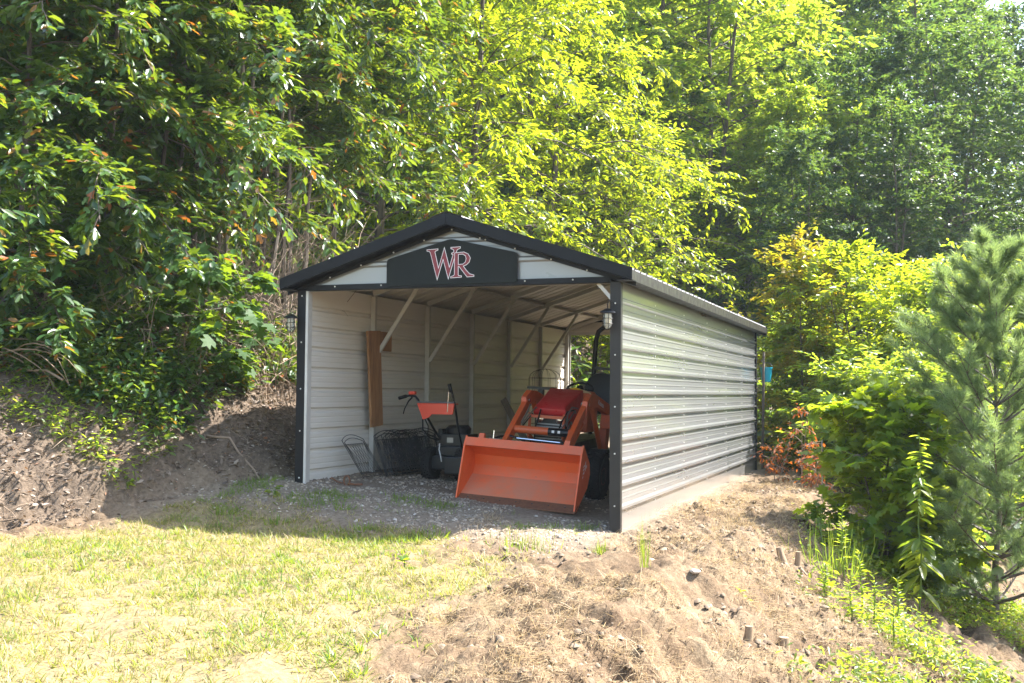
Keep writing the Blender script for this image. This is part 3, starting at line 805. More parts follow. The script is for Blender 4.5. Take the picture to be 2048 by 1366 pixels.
# loader arms: down arm, knee, boom back to the mount
for s, x in ((-1, -0.42), (1, 0.31)):
    MB().bar((x, 0.52, 0.47), (x, 0.84, 0.69), 0.058, 0.085).bar((x, 0.82, 0.67), (x, 1.36, 1.05), 0.064, 0.10).build('loader_arm', M['orange'], t, bevel=0.008)
    boom = MB().prism([(1.28, 0.95), (1.30, 1.12), (1.46, 1.20), (1.70, 1.19), (2.35, 1.06), (2.42, 0.98), (2.36, 0.92), (1.75, 1.04), (1.5, 1.04)], x-0.032+s*0.012, x+0.032+s*0.012, 'x').build('boom', M['orange'], t, bevel=0.006)
    MB().bar((x+s*0.0, 2.30, 1.02), (x+s*0.0, 2.22, 0.40), 0.09, 0.16, up=(0, 1, 0)).build('mount_post', M['orange'], t, bevel=0.006)
    c1 = MB().tube([(x+s*0.01, 0.50, 0.36), (x+s*0.01, 0.80, 0.56)], 0.014, 10).build('cylinder_rod', M['chrome'], t, smooth=True)
    MB().tube([(x+s*0.01, 0.80, 0.56), (x+s*0.01, 1.24, 0.86)], 0.026, 12).build('tilt_cylinder', M['orange'], t, smooth=True)
    MB().tube([(x, 1.62, 1.06), (x, 2.1, 0.55)], 0.032, 12).build('lift_cylinder', M['orange'], t, smooth=True)
    MB().lathe([(0.022, -0.05), (0.022, 0.05)], (x, 1.36, 1.08), 'x', 10).build('pivot_pin', M['chrome'], t)
    hp = [(x-s*0.07, 1.30, 1.03), (x-s*0.11, 1.2, 1.04), (x-s*0.12, 1.08, 0.95), (x-s*0.09, 0.98, 0.83)]
    MB().tube(hp, 0.010, 7).build('hose', M['steel'], t, smooth=True)
    MB().tube([(x-s*0.16, 1.45, 1.0), (x-s*0.2, 1.32, 0.98), (x-s*0.22, 1.18, 0.86), (x-s*0.22, 1.06, 0.74)], 0.010, 7).build('hose', M['black_paint'], t, smooth=True)
tb = MB().tube([(-0.40, 0.95, 0.755), (0.29, 0.95, 0.755)], 0.045, 16).build('torque_tube', M['orange'], t, smooth=True)
MB().tube([(0.02, 0.95, 0.755), (0.26, 0.95, 0.755)], 0.0465, 16).build('warning_decal', M['black_paint'], tb, smooth=True)
for x in (0.07, 0.14):
    MB().box(x, x+0.03, 0.901, 0.9025, 0.745, 0.775).build('decal_panel', M['white_letter'], tb)
MB().tube([(-0.30, 0.78, 0.66), (0.22, 0.78, 0.65)], 0.012, 8).build('level_rod', M['chrome'], t)
MB().tube([(-0.55, 0.62, 0.63), (-0.48, 0.74, 0.67), (-0.38, 0.80, 0.68), (-0.2, 0.78, 0.64)], 0.013, 7).build('hose', M['black_paint'], t, smooth=True)
MB().tube([(-0.5, 0.56, 0.62), (-0.5, 0.57, 0.74)], 0.008, 6).build('pin_handle', M['chrome'], t)
# brand lettering on the visible boom
tx = bpy.data.curves.new('boom_lettering', 'FONT'); tx.body = 'Kubota'; tx.size = 0.085; tx.extrude = 0.0008
to = bpy.data.objects.new('tmp', tx); COL.objects.link(to)
me = bpy.data.meshes.new_from_object(to.evaluated_get(bpy.context.evaluated_depsgraph_get())); bpy.data.objects.remove(to)
me.materials.clear()
me.transform(Matrix.Translation((0.356, 1.74, 1.085)) @ Matrix.Rotation(-0.20, 4, 'X') @ Matrix.Rotation(math.pi/2, 4, 'Z') @ Matrix.Rotation(math.pi/2, 4, 'X'))
link('boom_lettering', me, M['white_letter'], t)
# body
body = MB().prism([(1.30, 0.42), (1.30, 0.60), (2.9, 0.66), (3.1, 0.40), (2.9, 0.32)], -0.16, 0.16, 'x').build('chassis', M['black_paint'], t, bevel=0.01)
hx = -0.12
hood = MB().add([(hx-0.205, 1.36, 0.93), (hx+0.205, 1.36, 0.93), (hx+0.205, 1.34, 1.0), (hx-0.205, 1.34, 1.0),
     (hx-0.215, 1.98, 1.24), (hx+0.215, 1.98, 1.24), (hx+0.22, 2.0, 0.72), (hx-0.22, 2.0, 0.72),
     (hx-0.17, 1.40, 1.045), (hx+0.17, 1.40, 1.045), (hx+0.21, 1.5, 0.86), (hx-0.21, 1.5, 0.86)],
     [(0, 1, 2, 3), (3, 2, 9, 8), (8, 9, 5, 4), (2, 1, 10, 6, 5, 9), (0, 3, 8, 4, 7, 11), (4, 5, 6, 7), (1, 0, 11, 10), (10, 11, 7, 6)]).build('hood', M['hood_red'], t, bevel=0.02, smooth=True)
MB().box(hx-0.19, hx+0.19, 1.39, 1.48, 0.60, 0.925).build('grille', M['black_paint'], t, bevel=0.01)
for k in range(6):
    MB().box(hx-0.17, hx+0.17, 1.378, 1.388, 0.64+0.034*k, 0.655+0.034*k).build('grille_slat', M['steel'], t)
for k, (xa, za) in enumerate(((-0.30, 0.98), (-0.34, 0.90), (0.18, 0.97), (0.22, 0.88), (0.14, 0.84))):
    MB().tube([(xa, 1.42, za), (xa+0.03, 1.30, za+0.03), (xa+0.01*k, 1.15, za-0.06), (xa-0.04, 1.04, za-0.17)], 0.009, 6).build('hose', M['black_paint'] if k % 2 else M['steel'], t, smooth=True)
for x in (-0.12, 0.12):
    MB().lathe([(0.045, 0), (0.045, -0.02), (0.02, -0.03)], (hx+x, 1.388, 0.875), 'y', 14).build('headlight', M['chrome'], t, smooth=True)
gb = MB()
for z in (0.72, 0.905):
    gb.bar((hx-0.21, 1.27, z), (hx+0.21, 1.27, z), 0.03, 0.035)
for x in (-0.21, 0.21):
    gb.bar((hx+x, 1.27, 0.66), (hx+x, 1.27, 0.945), 0.03, 0.035)
    gb.bar((hx+x, 1.27, 0.68), (hx+x, 1.55, 0.55), 0.03, 0.05)
gb.build('brush_guard', M['orange'], t, bevel=0.004)
MB().prism([(1.99, 0.72), (1.99, 1.20), (2.25, 1.22), (2.42, 1.16), (2.45, 0.72)], -0.36, 0.16, 'x').build('cowl', M['orange'], t, bevel=0.02)
MB().box(-0.72, -0.42, 2.20, 2.45, 1.205, 1.235).box(-0.60, -0.54, 2.28, 2.36, 0.9, 1.205).build('side_tray', M['black_paint'], t)
st = MB().tube([(-0.10+0.17*math.cos(a), 2.45+0.10*math.sin(a), 1.235+0.08*math.sin(a)) for a in np.linspace(0, 2*math.pi, 25)[:-1]], 0.014, 8, closed=True).build('steering_wheel', M['rubber'], t, smooth=True)
MB().tube([(-0.10, 2.38, 1.20), (-0.10, 2.45, 1.235)], 0.02, 8).bar((-0.26, 2.45, 1.235), (0.06, 2.45, 1.235), 0.03, 0.02).build('steering_column', M['black_paint'], st)
MB().lathe([(0.05, 0), (0.055, 0.05), (0.03, 0.09)], (-0.02, 2.20, 1.20), 'z', 14).build('gauge_pod', M['black_paint'], t, smooth=True)
seat = MB()
pr = [(-0.22, 0), (-0.235, 0.22), (-0.19, 0.34), (-0.10, 0.41), (0.0, 0.425), (0.10, 0.41), (0.19, 0.34), (0.235, 0.22), (0.22, 0)]
for k, (off, z0) in enumerate(((0.0, 0.0),)):
    vs = []
    for yy, sc in ((0, 0.9), (-0.035, 1.0), (0.05, 1.0), (0.09, 0.9)):
        for u, v in pr: vs.append((0.02+u*sc, 3.0+yy+v*0.18, 1.04+v*sc))
    m_ = len(pr)
    fs = [tuple(range(m_)), tuple(range(3*m_, 4*m_))[::-1]]
    order = [1, 0, 2, 3]
    vs2 = vs[m_:2*m_]+vs[0:0]+vs[2*m_:3*m_]+vs[3*m_:]
    fs = [tuple(range(m_)), tuple(range(2*m_, 3*m_))[::-1]]
    for a in range(2):
        for q in range(m_):
            l = (q+1) % m_
            fs.append((a*m_+q, a*m_+l, (a+1)*m_+l, (a+1)*m_+q))
    seat.add(vs2, fs)
seat.build('seat_back', M['seat'], t, bevel=0.025, smooth=True)
MB().box(-0.22, 0.26, 2.58, 3.02, 0.93, 1.05).build('seat_cushion', M['seat'], t, bevel=0.04, smooth=True)
MB().tube([(-0.22, 3.46, 0.5), (-0.22, 3.46, 1.90), (-0.19, 3.46, 2.02), (-0.11, 3.46, 2.09), (0.0, 3.46, 2.11), (0.44, 3.46, 2.11), (0.55, 3.46, 2.09), (0.63, 3.46, 2.02), (0.66, 3.46, 1.90), (0.66, 3.46, 0.5)], 0.034, 12).build('roll_bar', M['black_paint'], t, smooth=True)
MB().bar((-0.22, 3.46, 1.52), (0.66, 3.46, 1.52), 0.05, 0.04).box(0.05, 0.4, 3.47, 3.5, 1.3, 1.6).build('roll_bar_brace', M['black_paint'], t)
for s in (-1, 1):
    MB().prism([(2.35, 0.72), (2.40, 0.98), (2.65, 1.10), (3.05, 1.08), (3.3, 0.9), (3.3, 0.82), (3.0, 0.98), (2.68, 1.0), (2.47, 0.9), (2.42, 0.70)], 0.06+s*0.52-0.14, 0.06+s*0.52+0.14, 'x').build('fender', M['orange'], t, bevel=0.01)
    b = MB(); tyre(b, 0.46, 0.30, (0.06+s*0.54, 2.85, 0.42), n=22)
    wl = b.build('rear_wheel', M['rubber'], t)
    MB().lathe([(0.25, -0.10), (0.25, 0.10), (0.19, 0.12), (0.17, 0.05), (0.06, 0.04), (0.05, 0.13)], (0.06+s*0.54, 2.85, 0.42), 'x', 22).build('rim', M['hood_red'], wl)
    b = MB(); tyre(b, 0.28, 0.19, (0.0+s*0.43, 1.62, 0.245), n=20)
    wl = b.build('front_wheel', M['rubber'], t)
    MB().lathe([(0.15, -0.07), (0.15, 0.07), (0.1, 0.08), (0.04, 0.06)], (s*0.43, 1.62, 0.245), 'x', 18).build('rim', M['hood_red'], wl)
MB().tube([(-0.42, 1.62, 0.27), (0.42, 1.62, 0.27)], 0.05, 10).build('front_axle', M['black_paint'], t)
MB().tube([(-0.4, 2.85, 0.44), (0.5, 2.85, 0.44)], 0.07, 10).build('rear_axle', M['black_paint'], t)
MB().box(0.20, 0.42, 2.0, 2.5, 0.48, 0.53).build('foot_step', M['black_paint'], t)
MB().box(0.30, 0.52, 2.1, 2.3, 0.78, 0.95).build('loader_valve', M['orange'], t, bevel=0.01)
# yellow tool on the cowl
t2 = thing('yellow_tool', 'yellow hand tool with pale end lying on the tractor cowl', 'tool', (2.21+0.06, 0.62+2.10, tz+1.19))
MB().tube([(-0.10, 0, 0.03), (-0.04, 0.0, 0.04), (0.05, -0.02, 0.022)], [0.03, 0.034, 0.026], 10).box(-0.13, -0.06, -0.03, 0.03, 0.005, 0.05).build('handle', M['yellow'], t2, bevel=0.004)
MB().tube([(0.05, -0.02, 0.022), (0.12, -0.04, 0.0), (0.18, -0.06, -0.01)], [0.026, 0.028, 0.012], 10).build('pale_end', M['cream'], t2, smooth=True)

# ------------------------------------------------------------------ clutter behind the tractor
def lean_plank(name, label, p, q, w_, th_, mat):
    o = thing(name, label, 'plank', p)
    d = Vector(q)-Vector(p)
    MB().bar((0, 0, 0), d, w_, th_, up=(0, 1, 0)).build('plank', mat, o, bevel=0.004)
lean_plank('leaning_plank', 'narrow grey weathered plank leaning on a middle wall post', (0.85, 5.3, gz(.85, 5.3)-0.01), (0.22, 5.5, 1.22), 0.10, 0.04, M['wood_grey'])
lean_plank('leaning_plank', 'short dark weathered plank lying low behind the mower', (0.75, 4.7, gz(.75, 4.7)-0.01), (0.2, 4.9, 0.62), 0.16, 0.03, M['wood_grey'])
cz = gz(1.1, 5.0)
t = thing('black_pump', 'black motor pump with tan side panel and looping hose behind the tractor', 'pump', (1.15, 5.0, cz))
MB().box(-0.25, 0.25, -0.2, 0.25, 0.05, 0.40).lathe([(0.14, 0.40), (0.14, 0.52), (0.08, 0.55)], (0, 0.02, 0), 'z', 16).build('motor', M['black_paint'], t, bevel=0.015)
MB().box(-0.02, 0.10, -0.23, -0.205, 0.30, 0.82).build('panel', M['tan'], t, bevel=0.004)
MB().tube([(-0.1, -0.1, 0.4), (-0.12, -0.15, 0.65), (-0.02, -0.2, 0.86), (0.12, -0.2, 0.88), (0.22, -0.2, 0.75), (0.2, -0.15, 0.5)], 0.022, 8).build('hose', M['rubber'], t, smooth=True)
MB().tube([(-0.2, 0, 0.4), (-0.22, 0, 0.75), (-0.21, 0, 0.95)], 0.012, 6).build('lever', M['black_paint'], t)
for s in (-1, 1):
    b = MB(); tyre(b, 0.13, 0.08, (s*0.3, 0.05, 0.13), n=16, lugs=False); b.build('wheel', M['rubber'], t)
cz = gz(0.45, 6.9)
t = thing('wire_cage', 'round grey wire plant cage standing at the rear of the wall', 'wire cage', (0.42, 6.9, cz))
b = MB()
for z in np.linspace(0.05, 1.25, 9):
    b.tube([(0.27*math.cos(a), 0.27*math.sin(a), z) for a in np.linspace(0, 2*math.pi, 25)[:-1]], 0.0035, 4, closed=True)
for a in np.linspace(0, 2*math.pi, 13)[:-1]:
    pts = [(0.27*math.cos(a), 0.27*math.sin(a), 0.0), (0.27*math.cos(a), 0.27*math.sin(a), 1.25)]
    b.tube(pts, 0.0035, 4)
for a in np.linspace(0, math.pi, 7)[:-1]:
    b.tube([(0.27*math.cos(a)*math.cos(p), 0.27*math.sin(a)*math.cos(p), 1.25+0.15*math.sin(p)) for p in np.linspace(0, math.pi, 9)], 0.0035, 4)
b.build('wires', M['graywire'], t)
t = thing('wire_grid', 'flat grey wire grid propped against the rear wall corner', 'wire grid', (0.62, 7.3, gz(0.62, 7.3)))
b = MB()
ex = Vector((0.45, 0.1, -0.24)); ez = Vector((0.30, 0.15, 0.42)).normalized()
for k in range(7):
    b.tube([Vector((-0.1, 0, 1.0))+ex*k/6*1.0, Vector((-0.1, 0, 1.0))+ex*k/6+ez*0.42], 0.003, 4)
for k in range(6):
    b.tube([Vector((-0.1, 0, 1.0))+ez*0.42*k/5, Vector((-0.1, 0, 1.0))+ez*0.42*k/5+ex], 0.003, 4)
b.tube([Vector((-0.1, 0, 1.0)), (-0.16, 0, 0)], 0.004, 4); b.tube([Vector((-0.1, 0, 1.0))+ex, (0.32, 0.1, 0)], 0.004, 4)
b.build('wires', M['graywire'], t)
# behind the far corner
t = thing('teal_bucket', 'teal plastic bucket hung on a dark board behind the carport', 'bucket', (W+0.15, L+0.35, 1.55))
t.scale = (0.8, 0.8, 0.8)
MB().lathe([(0.10, 0.0), (0.135, 0.30), (0.145, 0.30), (0.145, 0.325), (0.125, 0.325), (0.09, 0.02)], n=20).build('pail', M['teal'], t, smooth=True)
MB().tube([(0.14*math.cos(a), 0, 0.31+0.12*math.sin(a)) for a in np.linspace(0, math.pi, 9)], 0.004, 5).build('handle', M['steel'], t)
t = thing('dark_board', 'dark upright board leaning behind the far wall corner', 'board', (W+0.1, L+0.2, gz(W+.1, L+.2)-0.02))
MB().bar((0, 0, 0), (0.03, 0.0, 2.1), 0.03, 0.14, up=(0, 1, 0)).build('plank', M['bark'], t)

# ------------------------------------------------------------------ vegetation
def nrm(a): return a/np.maximum(np.linalg.norm(a, axis=-1, keepdims=True), 1e-9)
# leaf templates: x along the leaf, y across, z up; folded on the midrib
LEAF = {
 'oval': (np.array([(0,0,0),(.36,.19,.05),(.74,.15,.03),(1,0,-.08),(.74,-.15,.03),(.36,-.19,.05)]),
          np.array([(0,3,2),(0,2,1),(0,5,4),(0,4,3)])),
 'lobed': (np.array([(0,0,0),(.20,.12,.03),(.55,.36,.0),(.55,.15,.04),(.85,.17,.0),(1,0,-.10),(.85,-.17,.0),(.55,-.15,.04),(.55,-.36,.0),(.20,-.12,.03)]),
          np.array([(0,3,1),(1,3,2),(0,5,3),(3,5,4),(0,9,7),(9,8,7),(0,7,5),(7,6,5)])),
 'simple': (np.array([(0,0,0),(.5,.24,.05),(1,0,-.04),(.5,-.24,.05)]), np.array([(0,2,1),(0,3,2)])),
 'blade': (np.array([(0,.5,0),(0,-.5,0),(.55,.35,0),(.55,-.35,0),(1,0,-.12)]), np.array([(0,1,3),(0,3,2),(2,3,4)])),
 'maple': (np.array([(0,0,0),(.05,.35,.03),(.28,.52,-.04),(.42,.24,.03),(.70,.42,-.02),(.72,.14,.02),(1,0,-.08),(.72,-.14,.02),(.70,-.42,-.02),(.42,-.24,.03),(.28,-.52,-.04),(.05,-.35,.03),(.38,0,.0)]),
          np.array([(k,12,k+1) for k in range(11)]+[(11,12,0)])),
}
def place_leaves(pos, axis, normal, size, kind, width=None):
    T, F = LEAF[kind]
    x = nrm(axis); z = nrm(normal - x*(normal*x).sum(-1, keepdims=True)); y = np.cross(z, x)
    n = len(pos); k = len(T)
    w_ = size if width is None else width
    V = pos[:, None, :] + size[:, None, None]*(T[None, :, 0:1]*x[:, None, :] + T[None, :, 2:3]*z[:, None, :]) + w_[:, None, None]*T[None, :, 1:2]*y[:, None, :]
    Fx = (F[None]+(np.arange(n)*k)[:, None, None]).reshape(-1, 3)
    return V.reshape(-1, 3), Fx
def rdir(r, n):
    return nrm(r.normal(size=(n, 3)))

def in_port(p):
    return (p[..., 0] > -0.25) & (p[..., 0] < 3.85) & (p[..., 1] > -0.4) & (p[..., 1] < 9.9) & (p[..., 2] < 3.3)
def grow(seed, height, crown_base, radius, limbs, twigs, per_twig, leaf, kind, r0, lean=(0, 0), up=0.55, droop=0.45, top_pow=0.8, twig_len=(0.35, 0.9), bias=None, twig_mesh=True, sides=6, leaf_droop=0.35, forks=1, origin=(0, 0, 0)):
    """returns (wood MB, leaf verts, leaf faces) in local coordinates, base at the origin"""
    r = np.random.default_rng(seed)
    wood = MB()
    P = []; A = []; N = []
    for fk in range(forks):
        ln = np.array(lean) + (r.normal(size=2)*0.16 if forks > 1 else 0)
        K = 9
        ts = np.linspace(0, 1, K)
        wob = np.cumsum(r.normal(size=(K, 2))*0.022*height/6, 0)
        tr = np.stack([ln[0]*height*ts**1.3+wob[:, 0], ln[1]*height*ts**1.3+wob[:, 1], ts*height-0.15], -1)
        tr[0, :2] = r.normal(size=2)*0.1*(forks > 1)
        wood.tube(tr, [r0*(1-0.9*t)*(1.35 if i == 0 else 1) for i, t in enumerate(ts)], sides)
        for i in range(limbs):
            t = crown_base + (0.985-crown_base)*((i+r.random())/limbs)
            s0 = np.array([np.interp(t, ts, tr[:, k]) for k in range(3)])
            az = i*2.39996 + r.normal()*0.4
            u = (t-crown_base)/(1-crown_base)
            prof_ = (math.sin(math.pi*min(1, 0.18+0.82*u)**top_pow))**0.75 if u < 0.98 else 0.25
            ln_ = radius*max(0.22, prof_)*r.uniform(0.65, 1.12)
            d = np.array([math.cos(az), math.sin(az), 0.0])
            if bias is not None:
                ln_ *= 1+0.45*float(d[:2]@np.array(bias))
            e = up*(0.5+u) 
            q = np.linspace(0, 1, 6)[:, None]
            path = s0 + ln_*(q*d + q*e*np.array([0, 0, 1]) - droop*q**2.2*np.array([0, 0, 1])) + np.cumsum(r.normal(size=(6, 3))*0.035*ln_, 0)*q
            if in_port(path+np.array(origin)).any(): continue
            rr = r0*(1-0.9*t)*0.38
            wood.tube(path, [max(0.004, rr*(1-0.85*k/5)) for k in range(6)], 4 if sides < 7 else 5, cap=False)
            for j in range(twigs):
                s = 0.22+0.78*((j+r.random())/twigs)
                b0 = np.array([np.interp(s*5, np.arange(6), path[:, k]) for k in range(3)])
                ld = nrm(path[min(5, int(s*5)+1)]-path[int(min(4, s*5))])
                td = nrm(ld*0.75 + r.normal(size=3)*np.array([0.75, 0.75, 0.42]) + np.array([0, 0, 0.10]))
                tl = r.uniform(*twig_len)*(1.1-0.35*s)
                if twig_mesh:
                    wood.tube([b0, b0+td*tl*0.5, b0+td*tl-np.array([0, 0, 0.10*tl])], [0.006, 0.004, 0.002], 3, cap=False)
                m = max(2, int(per_twig*r.uniform(0.7, 1.3)))
                uu = np.linspace(0.15, 1, m)[:, None]
                pp = b0 + td*tl*uu - np.array([0, 0, 0.12])*tl*uu**2
                sd = np.cross(td, [0, 0, 1.0]); sd = nrm(sd+1e-6)
                al = np.where(np.arange(m) % 2 == 0, 1, -1)[:, None]
                ax_ = td*0.8 + sd*al*0.75 + r.normal(size=(m, 3))*0.30 + np.array([0, 0, -leaf_droop])
                nn = np.array([0, 0, 1.0]) + r.normal(size=(m, 3))*0.42 + td*0.1
                P.append(pp + r.normal(size=(m, 3))*0.03); A.append(ax_); N.append(nn)
    P = np.concatenate(P); A = np.concatenate(A); N = np.concatenate(N)
    k = ~in_port(P+np.array(origin)); P, A, N = P[k], A[k], N[k]
    V, F = place_leaves(P, A, N, leaf*r.uniform(0.6, 1.25, len(P)), kind)
    return wood, V, F

def tree(name, label, cat, x, y, leafm, group=None, bark='bark', dz=0.0, rz=0.0, scale=1.0, **kw):
    wood, V, F = grow(origin=(x, y, gz(x, y)+dz), **kw)
    t = thing(name, label, cat, (x, y, gz(x, y)+dz), rz, group)
    wood.build('trunk', M[bark], t, smooth=True)
    link('crown', fast_mesh('crown', V, F), M[leafm], t)
    t.scale = (scale,)*3
    return t
def recopy(src, label, x, y, rz, scale, dz=0.0, group=None, leafm=None):
    c = copy_tree(src); c.location = (x, y, gz(x, y)+dz); c.rotation_euler = (0, 0, rz); c.scale = (scale*random.uniform(0.92, 1.08), scale*random.uniform(0.92, 1.08), scale)
    c['label'] = label
    if group: c['group'] = group
    if leafm:
        for ch in c.children:
            if ch.name.startswith('crown'):
                ch.material_slots[0].link = 'OBJECT'; ch.material_slots[0].material = M[leafm]
    return c

# --- broad-leaved trees on the bank, left of the carport
BK = 'broad-leaved trees crowding the bank'
bank_trees = [
 # px, depth, height, crown base, radius, lean
 (40, 12.6, 6.6, 0.06, 2.0, (0.02, -0.05), 'glossy lobed-leaf tree with a crooked pale stem at the bank end'),
 (215, 13.6, 7.2, 0.10, 2.2, (0.03, -0.05), 'glossy lobed-leaf tree with lowest boughs hanging over bare twigs'),
 (375, 15.2, 8.0, 0.20, 2.3, (0.04, -0.05), 'dark lobed-leaf tree above the big-leaved sapling'),
 (520, 17.0, 8.2, 0.36, 2.4, (0.05, -0.04), 'lobed-leaf tree with bare lower trunk near the carport eave'),
 (660, 18.6, 8.4, 0.32, 2.5, (0.05, -0.03), 'lobed-leaf tree with boughs reaching over the carport eave'),
 (120, 16.5, 9.0, 0.22, 2.6, (0.03, -0.03), 'tall dark tree standing behind the bank-end trees'),
 (300, 18.5, 9.5, 0.25, 2.7, (0.03, -0.02), 'tall dark tree between two lobed-leaf trees on the bank'),
]
for i, (px, d, h, cb, rad, lean, lab) in enumerate(bank_trees):
    x, y = at(px, d)
    tree('broadleaf_tree', lab, 'tree', x, y, 'leaf_dark', BK, 'bark', seed=100+i, height=h, crown_base=cb, radius=rad, limbs=56, twigs=18, per_twig=19,
         leaf=0.155, kind='lobed' if i == 1 else 'oval', r0=0.05 if i < 5 else 0.08, lean=lean, up=0.40, droop=0.65, bias=(0.35, -0.3), leaf_droop=0.35, twig_len=(0.3, 0.75))
# --- brighter trees behind the carport roof
MD = 'sunlit trees behind the carport'
mid = [
 (750, 22.5, 11.0, 0.16, 3.0, 'leaf_bright', 'oval', 0.15, 'sunlit yellow-green tree rising straight behind the roof peak'),
 (930, 23, 11.5, 0.14, 3.3, 'leaf_bright', 'oval', 0.15, 'tall sunlit tree with drooping sprays behind the red-lettered sign'),
 (1090, 26, 10.8, 0.10, 3.4, 'leaf_bright', 'oval', 0.13, 'bright tree with bare twigs showing behind the right roof slope'),
 (1250, 27, 7.6, 0.08, 2.9, 'leaf_bright', 'oval', 0.13, 'lower golden-green tree spilling over the right roof slope'),
 (1040, 31, 15.5, 0.3, 3.9, 'leaf_mid', 'simple', 0.16, 'taller green tree topping the sunlit sprays'),
 (850, 29, 15.0, 0.3, 3.8, 'leaf_mid', 'simple', 0.16, 'tall green tree topping the roof-peak tree'),
]
for i, (px, d, h, cb, rad, lm, kind, lf, lab) in enumerate(mid):
    x, y = at(px, d)
    tree('broadleaf_tree', lab, 'tree', x, y, lm, MD, seed=200+i, height=h-gz(x, y)*0.6, crown_base=cb, radius=rad, limbs=60, twigs=16, per_twig=17,
         leaf=lf*1.08, kind=kind, r0=0.12, lean=(0.05, -0.03), up=0.5, droop=0.6, bias=(0.3, -0.25), twig_len=(0.5, 1.2), leaf_droop=0.45, twig_mesh=(i in (2, 3)))
# --- fine-leaved big trees and the far wood
FG = 'tall trees of the wood on the hillside'
far_a = None
def bigtree(seed, lm, lab, px, d, h, rad, cb=0.12, leaf=0.2, n=(52, 14, 17), kind='simple'):
    x, y = at(px, d)
    return tree('woodland_tree', lab, 'tree', x, y, lm, FG, seed=seed, height=h, crown_base=cb, radius=rad, limbs=n[0], twigs=n[1], per_twig=n[2],
                leaf=leaf*1.2, kind=kind, r0=0.11, lean=(0.02, -0.02), up=0.6, droop=0.45, twig_len=(0.45, 1.15), twig_mesh=False, leaf_droop=0.3, forks=2)
A1 = bigtree(301, 'leaf_mid', 'wide airy green tree with forked limbs behind the golden sapling', 1420, 34, 13.5, 4.6, 0.06, 0.19, (52, 15, 18))
A2 = bigtree(302, 'leaf_far', 'dark round-headed tree rising over the pine', 1830, 40, 13.0, 4.3, 0.05, 0.21)
A3 = bigtree(303, 'leaf_mid', 'airy light green tree filling the gap beside the dark round-headed tree', 1560, 39, 14.0, 4.2, 0.08, 0.20)
spots = [ # px, depth, src, scale, leaf material, label
 (1290, 39, A1, 1.15, 'leaf_mid', 'tall airy tree above the golden-green roof-edge tree'),
 (1660, 48, A3, 1.12, 'leaf_mid', 'pale hazy tree far up the hillside'),
 (1760, 52, A2, 1.28, 'leaf_far', 'tall golden-edged tree against the sky gap'),
 (1960, 47, A2, 0.90, 'leaf_far', 'dark tree shading the pine top'),
 (2090, 42, A2, 0.9, 'leaf_far', 'dark tree standing beyond the pine boughs'),
 (1880, 60, A3, 0.82, 'leaf_far', 'small-looking distant tree under the sky gap'),
 (2010, 62, A3, 0.8, 'leaf_mid', 'distant crown beside the open sky'),
 (1180, 46, A1, 1.3, 'leaf_mid', 'high background tree above the bright sprays'),
 (1440, 52, A3, 1.32, 'leaf_mid', 'high background tree behind the wide airy tree'),
 (1560, 60, A1, 1.36, 'leaf_far', 'hilltop tree beside the pale hazy tree'),
 (960, 42, A3, 1.25, 'leaf_mid', 'background tree closing the wood above the roof'),
 (700, 30, A1, 0.92, 'leaf_far', 'shaded background tree between bank and roof-peak tree'),
 (480, 27, A2, 0.92, 'leaf_far', 'dark background tree deep behind the bank trees'),
 (230, 25, A2, 0.88, 'leaf_far', 'dark background tree behind the lobed-leaf trees'),
 (20, 23, A3, 0.85, 'leaf_far', 'dark background tree behind the crooked pale stem'),
 (1700, 33, A2, 0.62, 'leaf_far', 'low dark tree behind the bushes'),
 (1920, 33, A2, 0.66, 'leaf_far', 'low dark tree behind the pine stem'),
 (2120, 30, A3, 0.66, 'leaf_far', 'low dark tree at the foot of the valley'),
]
spots += [(px_, d_, [A1, A2, A3][k_ % 3], sc_, lm_, 'woodland tree deep in the hillside wood') for k_, (px_, d_, sc_, lm_) in enumerate([
 (1340, 62, 1.35, 'leaf_mid'), (1120, 58, 1.35, 'leaf_mid'), (880, 50, 1.3, 'leaf_mid'), (620, 40, 1.15, 'leaf_far'), (400, 36, 1.1, 'leaf_far'), (120, 33, 1.1, 'leaf_far'),
 (1700, 66, 1.4, 'leaf_far'), (1240, 72, 1.4, 'leaf_mid'), (1000, 66, 1.4, 'leaf_mid'), (740, 56, 1.3, 'leaf_far'), (1500, 45, 0.9, 'leaf_mid'), (1330, 36, 0.62, 'leaf_far'), (1480, 32, 0.5, 'leaf_mid'), (1800, 30, 0.5, 'leaf_far'), (2180, 50, 0.9, 'leaf_far'), (1620, 29, 0.42, 'leaf_far')])]
for i, (px, d, src, s, lm, lab) in enumerate(spots):
    x, y = at(px, d)
    recopy(src, lab, x, y, i*1.7, s, group=FG, leafm=lm)
# --- bushes right of the carport
BU = 'leafy bushes beyond the sunny wall'
bushes = [
 (1605, 21.5, 4.3, 1.3, 'leaf_gold', 'simple', 0.12, 'golden-orange leaved sapling behind the far eave corner', 1),
 (1730, 21.0, 4.0, 2.0, 'leaf_bright', 'oval', 0.13, 'broad yellow-green bush filling the middle of the hedge', 3),
 (1625, 22.5, 2.9, 1.1, 'leaf_mid', 'oval', 0.12, 'green bush with shiny leaves by the far wall corner', 3),
 (1850, 20.0, 3.5, 1.9, 'leaf_bright', 'oval', 0.13, 'yellow-green bush behind the pine boughs', 3),
 (1700, 19.2, 1.9, 1.2, 'leaf_mid', 'oval', 0.12, 'dark low bush behind the lime-green sapling', 3),
 (1990, 19.0, 3.3, 1.9, 'leaf_mid', 'oval', 0.13, 'green bush behind the pine trunk', 3),
 (1790, 16.5, 1.8, 1.3, 'leaf_mid', 'oval', 0.12, 'dark green bush hugging the slope beside the pine', 3),
]
